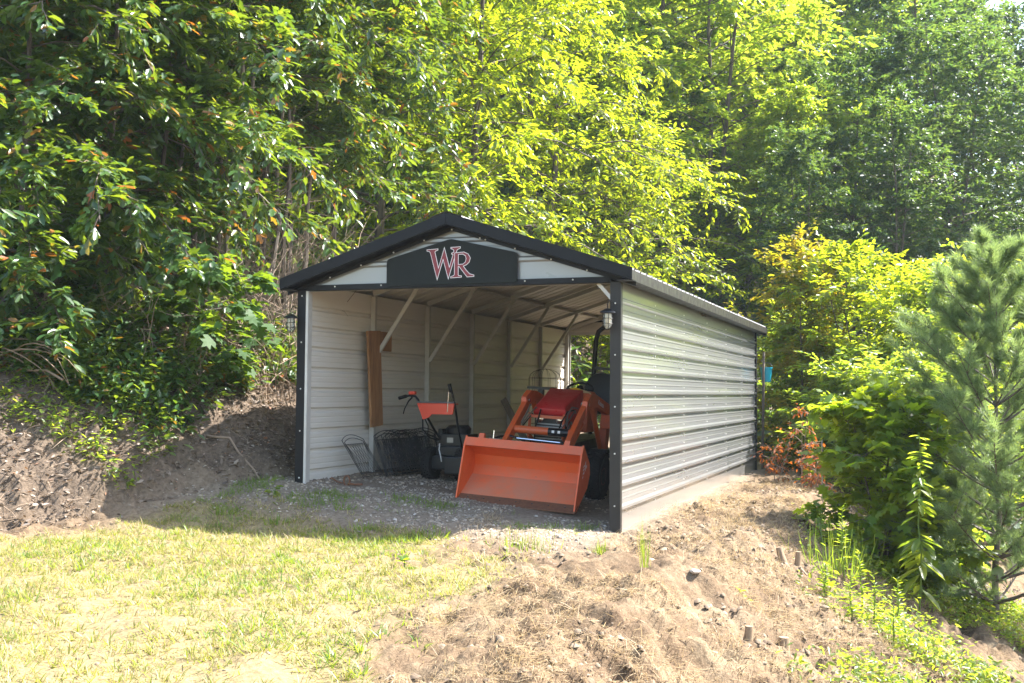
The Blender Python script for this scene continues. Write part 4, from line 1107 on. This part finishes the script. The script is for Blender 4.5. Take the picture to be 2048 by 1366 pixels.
for i, (px, d, h, rad, lm, kind, lf, lab, fk) in enumerate(bushes):
    x, y = at(px, d)
    tree('leafy_bush', lab, 'bush', x, y, lm, BU, seed=400+i, height=h-gz(x, y)+0.05, crown_base=0.04, radius=rad, limbs=22 if fk > 1 else 34, twigs=9, per_twig=20,
         leaf=lf*1.1, kind=kind, r0=0.035, up=0.7, droop=0.35, twig_len=(0.3, 0.8), forks=fk, leaf_droop=0.3, twig_mesh=False, sides=5)
# --- saplings and tall weeds
x, y = at(1762, 12.0)
tree('lime_sapling', 'lime-green young tree with broad leaves at the top of the slope', 'sapling', x, y, 'leaf_lime', None, seed=501, height=2.0, crown_base=0.08, radius=0.62, limbs=15, twigs=9, per_twig=9,
     leaf=0.14, kind='maple', r0=0.022, up=0.8, droop=0.3, twig_len=(0.2, 0.45), forks=3, leaf_droop=0.35)
x, y = at(1850, 12.6)
tree('big_leaf_sapling', 'dark shaded big-leaved sapling below the tall drooping weed', 'sapling', x, y, 'leaf_mid', None, seed=502, height=1.05, crown_base=0.05, radius=0.7, limbs=12, twigs=6, per_twig=8,
     leaf=0.17, kind='maple', r0=0.018, up=0.6, droop=0.4, twig_len=(0.2, 0.4), forks=2, leaf_droop=0.4)
x, y = at(415, 12.7)
tree('big_leaf_sapling', 'big-leaved sapling with maple-like leaves on the shaded bank', 'sapling', x, y, 'leaf_soft', None, seed=503, height=1.45, crown_base=0.25, radius=0.8, limbs=12, twigs=6, per_twig=8,
     leaf=0.17, kind='maple', r0=0.02, up=0.5, droop=0.4, twig_len=(0.2, 0.4), forks=1, leaf_droop=0.4)
for i, (px, d, h, lab) in enumerate([(1600, 15.5, 1.3, 'tallest dead orange-leaved sapling beside the far wall corner'), (1550, 16.5, 0.7, 'small dead orange-leaved seedling close to the wall foot'), (1630, 15.2, 0.6, 'dead orange-leaved seedling beside the thin stake')]):
    x, y = at(px, d)
    tree('dead_sapling', lab, 'sapling', x, y, 'leaf_dead', 'dead orange-leaved saplings', 'twig', seed=510+i, height=h, crown_base=0.2, radius=0.22, limbs=7, twigs=3, per_twig=5, leaf=0.075, kind='oval', r0=0.010, up=0.9, droop=0.25, twig_len=(0.1, 0.25), leaf_droop=1.0, forks=2)
def stalk_weed(name, label, cat, x, y, h, leaf, n, mat, seed, kind='oval', droop=0.8, wide=0.32, group=None):
    r = np.random.default_rng(seed)
    t = thing(name, label, cat, (x, y, gz(x, y)), 0, group)
    z = np.linspace(0, 1, 7)
    px_ = np.cumsum(r.normal(size=7))*0.012*h
    path = np.stack([px_, np.cumsum(r.normal(size=7))*0.012*h, z*h-0.03], -1)
    MB().tube(path, [0.009*(1-0.8*k)+0.001 for k in z], 5).build('stem', M['grass_green'], t, smooth=True)
    u = r.uniform(0.08, 1, n)**0.8; a = np.arange(n)*2.4
    P = np.stack([np.interp(u, z, path[:, k]) for k in range(3)], -1)
    A = np.stack([np.cos(a), np.sin(a), np.full(n, -droop*0.5)+u*0.7], -1)+r.normal(size=(n, 3))*0.12
    N = np.stack([-np.cos(a)*0.3, -np.sin(a)*0.3, np.ones(n)], -1)
    S = leaf*(1.15-0.75*u)*r.uniform(0.8, 1.2, n)
    V, F = place_leaves(P, A, N, S, kind, S*wide/0.34)
    link('leaves', fast_mesh('leaves', V, F), M[mat], t)
    return t
x, y = at(1832, 10.7)
stalk_weed('tall_leafy_weed', 'tall single-stemmed weed with drooping long leaves before the saplings', 'weed', x, y, 1.75, 0.27, 70, 'leaf_mid', 1, droop=1.6, wide=0.28)
gw = [(1742, 9.6, .5, 'feathery lime weed spike beside its twin on the slope'), (1790, 9.5, .52, 'feathery lime weed spike on the shaded side of its twin'), (1690, 10.6, .75, 'tall seeding weed at the slope edge'), (1720, 10.0, .55, 'leafy green weed above the paired lime spikes'), (1640, 11.5, .55, 'thin weed between the cut stumps and the grass clump'), (1700, 9.2, .4, 'bushy lime weed low on the slope'), (1650, 9.6, .3, 'short lime weed near the eroded dirt'), (1780, 9.0, .35, 'short weed under the paired lime spikes')]
for i, (px, d, h, lab) in enumerate(gw):
    x, y = at(px, d)
    stalk_weed('slope_weed', lab, 'weed', x, y, h, 0.10, 60, 'leaf_lime' if i != 2 else 'leaf_mid', 20+i, droop=0.2, wide=0.15, group='weeds on the slope')
for i, (px, d, lab) in enumerate([(815, 8.2, 'bright broad-leaved dock plant in the dry grass'), (925, 8.2, 'small broad-leaved weed in dry straw')]):
    pass
x, y = at(815, 8.4)
stalk_weed('broad_leaf_weed', 'bright broad-leaved weed alone in the dry grass', 'weed', x, y, 0.09, 0.15, 9, 'leaf_lime', 61, 'maple', 0.3, 0.34)
x, y = at(1480, 8.6)
stalk_weed('small_green_weed', 'small green rosette weed on the bare dirt slope', 'weed', x, y, 0.10, 0.10, 12, 'leaf_lime', 62, 'oval', 0.3, 0.3)

# --- pine
def pine(x, y, h, label):
    r = np.random.default_rng(77)
    t = thing('pine_tree', label, 'pine tree', (x, y, gz(x, y)))
    wood = MB()
    z = np.linspace(0, 1, 8)
    tr = np.stack([np.cumsum(r.normal(size=8))*0.02, np.cumsum(r.normal(size=8))*0.02, z*h-0.1], -1)
    wood.tube(tr, [0.034*(1-0.93*k)+0.003 for k in z], 8)
    P = []; D = []
    def tuft_line(p0, p1, n, spread=1.0):
        for k in range(n):
            f = 0.25+0.75*(k+1)/n
            P.append(p0+(p1-p0)*f); D.append(nrm(p1-p0))
    whorls = np.concatenate([np.linspace(0.06, 0.93, 16)])
    for wi, u in enumerate(whorls):
        base = np.array([np.interp(u, z, tr[:, k]) for k in range(3)])
        nb = 6 if u < 0.85 else 4
        for b_ in range(nb):
            a = wi*0.9 + b_*2*math.pi/nb + r.normal()*0.2
            ln = (1.25*(1-u)**0.7*(0.7+0.3*min(1, u/0.3))+0.16)*r.uniform(0.75, 1.1)
            el = 0.25+0.75*u
            d = np.array([math.cos(a), math.sin(a), el])
            q = np.linspace(0, 1, 5)[:, None]
            path = base + ln*(q*d + np.array([0, 0, 0.22])*q**2 )
            wood.tube(path, [0.016*(1-u*0.6)*(1-0.8*k)+0.002 for k in q[:, 0]], 4, cap=False)
            tuft_line(path[1], path[4], 9)
            for s in range(int(5+ln*6)):
                f = r.uniform(0.25, 0.95); p0 = base + ln*(f*d + np.array([0, 0, 0.22])*f*f)
                dd = nrm(d + r.normal(size=3)*np.array([0.7, 0.7, 0.35])+np.array([0, 0, 0.25]))
                p1 = p0+dd*ln*r.uniform(0.18, 0.42)
                wood.tube([p0, p1], [0.005, 0.002], 3, cap=False)
                tuft_line(p0, p1, 5)
    tuft_line(tr[6], tr[7]+np.array([0, 0, 0.05]), 22)
    for k in range(5):
        a = k*1.3; p0 = tr[6]*0.6+tr[7]*0.4
        p1 = p0+np.array([0.25*math.cos(a), 0.25*math.sin(a), 0.34]); wood.tube([p0, p1], [0.007, 0.003], 4); tuft_line(p0, p1, 12)
    wood.build('trunk', M['bark'], t, smooth=True)
    P = np.array(P); D = np.array(D); m = 34
    PP = np.repeat(P, m, 0)+r.normal(size=(len(P)*m, 3))*0.012; DD = np.repeat(D, m, 0)
    A = nrm(DD*0.75 + rdir(r, len(PP))*0.75 + np.array([0, 0, 0.12]))
    S = r.uniform(0.08, 0.15, len(PP))
    T = np.array([(0, .5, 0), (0, -.5, 0), (1, 0, 0)])
    nn = rdir(r, len(PP)); xx = A; zz = nrm(nn-xx*(nn*xx).sum(-1, keepdims=True)); yy = np.cross(zz, xx)
    V = PP[:, None]+S[:, None, None]*T[None, :, 0:1]*xx[:, None]+0.0046*T[None, :, 1:2]*yy[:, None]
    link('crown', fast_mesh('crown', V.reshape(-1, 3), np.arange(len(PP)*3).reshape(-1, 3)), M['needle'], t)
x, y = at(1984, 12.0)
pine(x, y, 3.0-gz(x, y)+0.02, 'young soft-needled pine standing on the slope')

# --- thin trunks and bare brush under the bank trees
r = np.random.default_rng(5)
stems = [(440, 14.6), (462, 15.0), (425, 15.8), (530, 16.2), (556, 15.6), (575, 16.4), (345, 15.5), (310, 14.8), (500, 17.5), (590, 17.3)]
SG = 'thin bare trunks under the bank trees'
near_ = ['carport eave', 'caged lantern']
for i, (px, d) in enumerate(stems):
    x, y = at(px, d); h = r.uniform(3.2, 4.4)
    t = thing('slender_trunk', 'slender bare trunk among the thin stems shading the bank', 'trunk', (x, y, gz(x, y)-0.05), 0, SG)
    ln = r.uniform(-0.02, 0.10)
    pts = [(ln*h*k/6+r.normal()*0.03, r.normal()*0.03, h*k/6) for k in range(7)]
    MB().tube(pts, [0.045*(1-0.5*k/6) for k in range(7)], 7).build('stem', M['bark_light' if i % 3 == 0 else 'bark'], t, smooth=True)
    b = MB()
    for k in range(12):
        z = r.uniform(0.15, 0.95); a = r.uniform(0, 6.28); l_ = r.uniform(0.4, 1.1)
        p0 = np.array([ln*h*z, 0, h*z]); p2 = p0+np.array([math.cos(a)*l_, math.sin(a)*l_, r.uniform(-0.1, 0.6)])
        b.tube([p0, (p0+p2)/2+r.normal(size=3)*0.06, p2], [0.008, 0.006, 0.003], 4, cap=False)
    tag(b.build('twigs', M['twig'], t), kind='stuff')
def brush(n, region, hgt, seed):
    r = np.random.default_rng(seed); b = MB()
    for k in range(n):
        px = r.uniform(*region[0]); d = r.uniform(*region[1]); x, y = at(px, d); z = gz(x, y)
        dirn = np.array([r.normal()*0.35, r.normal()*0.35, 1.0]); h = r.uniform(*hgt)
        p = [np.array([x, y, z-0.03])]
        for q in range(4):
            dirn = dirn + r.normal(size=3)*np.array([0.3, 0.3, 0.15]); p.append(p[-1]+nrm(dirn)*h/4)
        b.tube(p, [0.007, 0.006, 0.005, 0.004, 0.002], 4, cap=False)
        for s in range(3):
            j = r.integers(1, 4); e = p[j]+r.normal(size=3)*0.22*h+np.array([0, 0, 0.12*h])
            b.tube([p[j], (p[j]+e)/2+r.normal(size=3)*0.03, e], [0.004, 0.003, 0.0015], 3, cap=False)
    return b
tag(brush(260, ((420, 640), (13.2, 18.0)), (0.8, 2.6), 3).build('bare_brush', M['twig']), 'tangle of bare brown brush between the bank trunks and the carport', 'brush', kind='stuff')
tag(brush(120, ((0, 420), (12.2, 16.0)), (0.4, 1.3), 4).build('dry_brush', M['twig']), 'dry twigs standing in the undergrowth along the bank', 'brush', kind='stuff')
# arching dead branch on the bank
x, y = at(60, 11.6)
t = thing('dead_branch', 'pale arching dead branch with curled twigs lying on the bank', 'branch', (x, y, gz(x, y)))
b = MB(); r = np.random.default_rng(8)
for k in range(11):
    a0 = r.uniform(-0.5, 0.4); s = r.uniform(0.35, 0.75); c = np.array([r.uniform(-.35, .25), r.uniform(-.1, .15), 0])
    pts = [c+np.array([s*math.cos(q)*0.9, 0.1*math.sin(q*2+k), max(0.0, s*math.sin(q)*0.55+0.05)+0.25*a0*math.cos(q)]) for q in np.linspace(2.9, 0.3+a0, 9)]
    b.tube(pts, np.linspace(0.010, 0.003, 9), 5, cap=False)
b.tube([(0.45, 0, 0.02), (0.2, 0.03, 0.12), (-0.1, 0, 0.12), (-0.5, 0.0, 0.02)], [0.012, 0.014, 0.013, 0.008], 6)
b.build('limb', M['twig'], t)
for i, (px, d, l_, a, lab) in enumerate([(330, 13.0, 1.1, 0.5, 'long grey stick lying down the bank below the sapling'), (250, 12.0, 0.8, -0.3, 'bent stick lying across the leaf litter'), (470, 12.1, 0.7, 0.2, 'short straight stick on the litter near the carport')]):
    x, y = at(px, d)
    p0 = np.array([x, y]); dd = np.array([math.cos(a), math.sin(a)])*l_
    pts = []
    for f in np.linspace(-0.5, 0.5, 6):
        q = p0+dd*f+r.normal(size=2)*0.02; pts.append((q[0]-x, q[1]-y, gz(*q)-gz(x, y)+0.03))
    t = thing('fallen_stick', lab, 'stick', (x, y, gz(x, y)), 0, 'fallen sticks on the bank')
    MB().tube(pts, np.linspace(0.016, 0.008, 6), 6).build('limb', M['twig'], t)

# --- ground cover plants on the bank and slope (uncountable)
def cover(name, label, n, region, mat, leaf, kind, seed, hgt, per=9, xy=None):
    r = np.random.default_rng(seed)
    if xy is None:
        px = r.uniform(*region[0], n); d = r.uniform(*region[1], n)
        p = CAM[None]+_f[None]*d[:, None]+_r[None]*(d*(px-1024)/FPX)[:, None]
        x, y = p[:, 0], p[:, 1]
        if name == 'slope_weeds':
            k = r.random(n) < sstep(-60, 190, px-1640+(fbm(x*1.1, y*1.1, 3, 91)-0.5)*420)
            x, y = x[k], y[k]
    else: x, y = xy
    k = (fbm(x*0.8, y*0.8, 2, seed) > 0.42) & ~((x > -0.45-0.7*hgt[1]) & (x < 4.7) & (y > -0.6 if hgt[1] < 1 else y > -5) & (y < 10.5+hgt[1]))
    k &= ~((x > -1.25) & (x < 0) & (y < 2.2))
    x, y = x[k], y[k]
    z = ground(x, y); n = len(x)
    h = r.uniform(*hgt, n)
    P = np.repeat(np.stack([x, y, z], -1), per, 0); m = len(P)
    off = r.normal(size=(m, 3))*np.array([0.4, 0.4, 0]); hh = np.repeat(h, per)
    f = r.uniform(0.2, 1, m)
    P = P + off*hh[:, None]*0.7; P[:, 2] += hh*f
    A = off*1.5+rdir(r, m)*0.5+np.array([0, 0, -0.1]); N = np.array([0, 0, 1.0])+r.normal(size=(m, 3))*0.4
    V, F = place_leaves(P, A, N, leaf*r.uniform(0.6, 1.3, m), kind)
    return tag(link(name, fast_mesh(name, V, F), M[mat]), label, 'ground cover', kind='stuff')
cover('bank_undergrowth', 'leafy green undergrowth covering the shaded bank', 3800, ((-40, 600), (11.6, 17.0)), 'leaf_dark', 0.11, 'oval', 11, (0.1, 0.55), 12)
cover('bank_creeper', 'low creeping weeds at the lower edge of the bank', 600, ((0, 560), (11.1, 12.6)), 'leaf_mid', 0.07, 'oval', 12, (0.04, 0.2), 10)
cover('slope_weeds', 'mixed low weeds covering the shaded slope under the pine', 2600, ((1580, 2100), (7.2, 13.0)), 'leaf_mid', 0.055, 'oval', 13, (0.05, 0.28), 10)
cover('wood_floor_growth', 'dense dark undergrowth on the floor of the wood', 5200, ((-60, 2150), (17, 60)), 'leaf_far', 0.28, 'simple', 14, (0.3, 1.6), 14)

# ------------------------------------------------------------------ grass, straw, stones, litter
def blades(name, label, x, y, mat, hgt, wid, lean, seed, cat='grass'):
    r = np.random.default_rng(seed); n = len(x)
    P = np.stack([x, y, ground(x, y)-0.004], -1)
    a = r.uniform(0, 2*math.pi, n); l_ = np.abs(r.normal(size=n))*lean
    A = np.stack([np.cos(a)*l_, np.sin(a)*l_, np.full(n, 0.55)], -1)
    N = np.stack([np.cos(a), np.sin(a), np.full(n, 0.6)], -1)+r.normal(size=(n, 3))*0.3
    S = r.uniform(*hgt, n)
    V, F = place_leaves(P, A, N, S, 'blade', r.uniform(*wid, n))
    return tag(link(name, fast_mesh(name, V, F), M[mat]), label, cat, kind='stuff')
def sample(n, bx, fn, seed):
    r = np.random.default_rng(seed)
    x = r.uniform(bx[0], bx[1], n); y = r.uniform(bx[2], bx[3], n)
    p = fn(x, y); k = r.random(n) < p
    return x[k], y[k]
def dens_grass(x, y):
    g = zones(x, y)[0]; return g*sstep(0.18, 0.40, fbm(x*2.2, y*2.2, 3, 81))
def tufted(name, label, cx, cy, per, spread, mat, hgt, wid, seed):
    """lawn: blades fanning out of many small tufts"""
    r = np.random.default_rng(seed); n = len(cx)*per
    off = r.normal(size=(n, 2))*spread*np.repeat(r.uniform(0.5, 1.4, len(cx)), per)[:, None]
    X = np.repeat(cx, per)+off[:, 0]; Y2 = np.repeat(cy, per)+off[:, 1]
    a_ = np.arctan2(off[:, 1], off[:, 0])+r.normal(size=n)*0.9; l_ = np.hypot(off[:, 0], off[:, 1])/spread*0.45+np.abs(r.normal(size=n))*0.4
    A = np.stack([np.cos(a_)*l_, np.sin(a_)*l_, np.full(n, 0.7)], -1)
    N = np.stack([-np.cos(a_)*0.5, -np.sin(a_)*0.5, np.ones(n)], -1)+r.normal(size=(n, 3))*0.35
    S = r.uniform(*hgt, n)*np.repeat(r.uniform(0.6, 1.3, len(cx)), per)
    V, F = place_leaves(np.stack([X, Y2, ground(X, Y2)-0.005], -1), A, N, S, 'blade', r.uniform(*wid, n))
    return tag(link(name, fast_mesh(name, V, F), M[mat]), label, 'grass', kind='stuff')
x, y = sample(9500, (-2.6, 5, -7.2, -0.5), dens_grass, 1)
tufted('lawn_grass', 'patchy sunlit yellow-green and dry lawn grass', x, y, 12, 0.035, 'grass', (0.03, 0.09), (0.004, 0.009), 2)
x, y = sample(3600, (-2.6, 4.4, -7.2, -0.6), lambda x, y: zones(x, y)[0]*sstep(0.52, 0.66, fbm(x*1.4, y*1.4, 3, 82))*0.7, 3)
tufted('green_grass_tufts', 'greener grass tufts growing through the dry lawn', x, y, 18, 0.03, 'grass_green', (0.03, 0.10), (0.005, 0.010), 4)
x, y = sample(14000, (-0.6, 3.3, -1.6, 0.1), lambda x, y: sstep(0.5, 0.66, fbm(x*1.8, y*1.8, 3, 83)), 5)
blades('shade_grass', 'thin green grass in the carport shadow', x, y, 'grass_green', (0.03, 0.09), (0.004, 0.007), 0.7, 6)
# dead straw in combed-over tufts
r = np.random.default_rng(21)
cx, cy = sample(4200, (2.2, 7.2, -7.0, 6), lambda x, y: (1-zones(x, y)[0])*sstep(3.45, 3.9, x+np.where(y < -0.3, 2.5, 0))*sstep(0.34, 0.60, fbm(x*0.9, y*0.9, 3, 84)), 22)
nb = 35
X = np.repeat(cx, nb)+r.normal(size=len(cx)*nb)*0.07; Y_ = np.repeat(cy, nb)+r.normal(size=len(cx)*nb)*0.07
n = len(X)
P = np.stack([X, Y_, ground(X, Y_)+0.002], -1)
A = np.stack([0.55+r.normal(size=n)*0.55, -0.55+r.normal(size=n)*0.55, np.abs(r.normal(size=n))*0.30+0.02], -1)
N = np.array([0, 0, 1.0])+r.normal(size=(n, 3))*0.35
V, F = place_leaves(P, A, N, r.uniform(0.05, 0.16, n), 'blade', r.uniform(0.0025, 0.005, n))
tag(link('dead_straw', fast_mesh('dead_straw', V, F), M['straw']), 'bleached dead straw combed down over the dirt', 'straw', kind='stuff')
def rocks(name, label, x, y, size, mat, seed, sink=0.3, cat='stones'):
    r = np.random.default_rng(seed); n = len(x)
    T = np.array([(1,0,-.3),(.3,.95,-.3),(-.8,.6,-.3),(-.8,-.6,-.3),(.3,-.95,-.3),(.5,.3,.6),(-.35,.4,.62),(.0,-.55,.6)], float)
    F = np.array([(5,6,7),(0,1,5),(1,6,5),(1,2,6),(2,3,6),(3,7,6),(3,4,7),(4,0,7),(0,5,7)])
    S = (size[0]+(size[1]-size[0])*r.random(n)**3)
    J = T[None]*(1+r.normal(size=(n, len(T), 1))*0.22)*np.stack([np.ones(n), r.uniform(.6, 1, n), r.uniform(.45, .8, n)], -1)[:, None]
    a = r.uniform(0, 6.28, n); c, s = np.cos(a), np.sin(a)
    V = J*S[:, None, None]
    V = np.stack([V[..., 0]*c[:, None]-V[..., 1]*s[:, None], V[..., 0]*s[:, None]+V[..., 1]*c[:, None], V[..., 2]], -1)
    tlt = r.normal(size=n)*0.4
    V[..., 2] += V[..., 0]*tlt[:, None]*0.5
    V += np.stack([x, y, ground(x, y)+S*0.5*(1-2*sink)], -1)[:, None]
    F_ = (F[None]+(np.arange(n)*len(T))[:, None, None]).reshape(-1, 3)
    return tag(link(name, fast_mesh(name, V.reshape(-1, 3), F_), M[mat]), label, cat, kind='stuff')
x, y = sample(16000, (-1.2, 3.46, -2.2, 3.2), lambda x, y: zones(x, y)[2]*sstep(0.3, 0.5, fbm(x*2, y*2, 2, 85)), 31)
rocks('gravel', 'pale gravel spread over the carport floor and apron', x, y, (0.008, 0.026), 'gravel', 32)
x, y = sample(40000, (1.5, 7.5, -6.8, 6), lambda x, y: (1-zones(x, y)[0])*(1-zones(x, y)[2])*sstep(3.55, 3.65, x+np.where(y < -0.1, 3, 0))*sstep(0.35, 0.6, fbm(x*1.2, y*1.2, 3, 86)), 33)
rocks('dirt_clods', 'dry brown dirt clods and pebbles on the bare slope', x, y, (0.007, 0.034), 'clod', 34, 0.5)
x, y = sample(2500, (-2.5, 3.2, -6.5, -1.2), lambda x, y: zones(x, y)[0]*0.4+0.1, 35)
rocks('lawn_pebbles', 'small pebbles between the dry lawn grass', x, y, (0.005, 0.018), 'clod', 36)
x, y = sample(40000, (-6, 0.1, -3.5, 4), lambda x, y: zones(x, y)[1]*0.8, 37)
r = np.random.default_rng(38); n = len(x)
V, F = place_leaves(np.stack([x, y, ground(x, y)+0.02], -1), np.stack([r.normal(size=n), r.normal(size=n), r.normal(size=n)*0.3], -1), np.array([0, 0, 1.0])+r.normal(size=(n, 3))*0.8, r.uniform(0.025, 0.085, n), 'oval')
tag(link('leaf_litter', fast_mesh('leaf_litter', V, F), M['litter']), 'brown fallen leaves littering the bank', 'leaf litter', kind='stuff')
x, y = sample(12000, (-6, 0.2, -3.5, 4), lambda x, y: zones(x, y)[1]*0.9, 39)
n = len(x)
V, F = place_leaves(np.stack([x, y, ground(x, y)+0.015], -1), np.stack([r.normal(size=n), r.normal(size=n), r.normal(size=n)*0.12], -1), np.array([0, 0, 1.0])+r.normal(size=(n, 3))*0.3, r.uniform(0.1, 0.4, n), 'blade', r.uniform(0.004, 0.008, n))
tag(link('twig_litter', fast_mesh('twig_litter', V, F), M['twig']), 'small dry twigs strewn down the bank', 'twigs', kind='stuff')
# grass clumps as plants
def clump(px, d, n, h, mat, label, seed, wid=0.008, spread=0.06, group='grass clumps on the bare ground', lean=0.45):
    r = np.random.default_rng(seed); x0, y0 = at(px, d)
    t = thing('grass_clump', label, 'grass clump', (x0, y0, gz(x0, y0)), 0, group)
    P = np.concatenate([r.normal(size=(n, 2))*spread, np.zeros((n, 1))], 1)
    a = np.arctan2(P[:, 1], P[:, 0])+r.normal(size=n)*0.6; l_ = np.abs(r.normal(size=n))*lean
    A = np.stack([np.cos(a)*l_, np.sin(a)*l_, np.ones(n)], -1); N = np.stack([np.cos(a), np.sin(a), np.full(n, 0.3)], -1)+r.normal(size=(n, 3))*0.3
    V, F = place_leaves(P, A, N, r.uniform(0.3, 1, n)*h, 'blade', np.full(n, wid)*r.uniform(.6, 1.2, n))
    tag(link('blades', fast_mesh('blades', V, F), M[mat], t), kind='stuff')
clump(1668, 10.6, 120, 0.62, 'grass_green', 'tall green grass clump at the slope edge below the lime-green tree', 41, 0.008, 0.17, lean=0.6)
clump(1203, 9.2, 60, 0.16, 'grass_green', 'small lime grass tuft just before the carport corner post', 42, 0.007, 0.035)
clump(1040, 9.5, 120, 0.16, 'grass_green', 'spreading crabgrass clump on the shadow edge before the bucket', 43, 0.007, 0.16)
clump(1085, 9.4, 40, 0.26, 'straw', 'seeding grass stalks standing on the shadow edge', 44, 0.004, 0.12, lean=0.6)
clump(960, 9.6, 14, 0.30, 'straw', 'thin leaning seed stalks before the bucket', 45, 0.004, 0.08, lean=0.9)
clump(1290, 8.0, 30, 0.42, 'grass_green', 'single thin tall grass stalk tuft on the eroded slope', 46, 0.004, 0.02, lean=0.15)
clump(1440, 10.5, 70, 0.16, 'straw', 'dry blond grass tuft beside the sunny wall', 47, 0.005, 0.07)
clump(1610, 9.7, 60, 0.22, 'straw', 'dry blond grass tuft between the cut stumps and the weeds', 48, 0.005, 0.06)
for i, (px, d) in enumerate([(735, 10.2), (875, 9.9), (560, 10.4), (690, 10.8), (455, 10.7)]):
    clump(px, d, 50, 0.12, 'grass_green', 'small leafy green tuft in the carport shadow', 50+i, 0.010, 0.07, 'green tufts in the carport shadow', 0.8)
# stumps, stake, stones
for i, (px, d, h, rr, lab) in enumerate([(1493, 7.55, 0.13, 0.030, 'splintered pale stump low on the eroded slope'), (1562, 7.9, 0.12, 0.042, 'rounded dark stump half buried in the slope'), (1564, 9.9, 0.15, 0.032, 'leaning cut stump with a side root'), (1592, 10.1, 0.15, 0.028, 'straight cut stump beside the leaning one')]):
    x, y = at(px, d)
    t = thing('cut_stump', lab, 'stump', (x, y, gz(x, y)-0.02), 0, 'small cut stumps on the slope')
    MB().tube([(0.0, 0, -0.05), (0.005, 0, 0.02), (0.012 if i != 2 else -0.02, 0, h*0.6), (0.014 if i != 2 else -0.035, 0, h)], [rr*1.5, rr*1.15, rr, rr*0.9], 9).build('wood', M['stump'], t, smooth=True)
    MB().tube([(0, 0, 0.02), (-0.07, -0.02, 0.0), (-0.14, -0.03, -0.03)], [rr*0.7, rr*0.5, rr*0.2], 6).tube([(0, 0, 0.02), (0.05, -0.05, -0.01), (0.10, -0.08, -0.05)], [rr*0.7, rr*0.5, rr*0.2], 6).build('root', M['stump'], t, smooth=True)
x, y = at(1643, 14.5)
t = thing('metal_stake', 'thin grey stake standing before the bushes', 'stake', (x, y, gz(x, y)))
MB().tube([(0, 0, -0.1), (0.0, 0.0, 0.75), (0.01, 0, 0.78)], [0.008, 0.008, 0.004], 6).build('rod', M['steel'], t)
for i, (px, d, s, lab) in enumerate([(1300, 8.9, 0.045, 'pale flat stone nearest the carport corner'), (1240, 8.9, 0.04, 'pale rounded stone near the lime grass tuft'), (1390, 8.3, 0.035, 'small pale stone mid-slope')]):
    x, y = at(px, d)
    bm = bmesh.new(); bmesh.ops.create_icosphere(bm, subdivisions=2, radius=s)
    for v in bm.verts: v.co *= 1+random.uniform(-0.12, 0.12); v.co.z *= 0.55; v.co.x *= 1.25
    me = bpy.data.meshes.new('field_stone'); bm.to_mesh(me); bm.free()
    o = link('field_stone', me, M['gravel']); o.location = (x, y, gz(x, y)+s*0.15); tag(o, lab, 'stone', 'loose stones')

# ------------------------------------------------------------------ hazy air
hz = MB().box(-69, 79, -31, 115, -5.5, 62).build('haze', None)
m = bpy.data.materials.new('haze_air'); m.use_nodes = True; nt = m.node_tree; nt.nodes.clear()
pv = nt.nodes.new('ShaderNodeVolumePrincipled'); pv.inputs['Color'].default_value = (0.74, 0.87, 1.0, 1); pv.inputs['Density'].default_value = 0.0004
pv.inputs['Anisotropy'].default_value = 0.2
out = nt.nodes.new('ShaderNodeOutputMaterial'); nt.links.new(pv.outputs[0], out.inputs['Volume'])
hz.data.materials.clear(); hz.data.materials.append(m)
tag(hz, 'thin pale haze in the warm air', 'haze', kind='stuff')
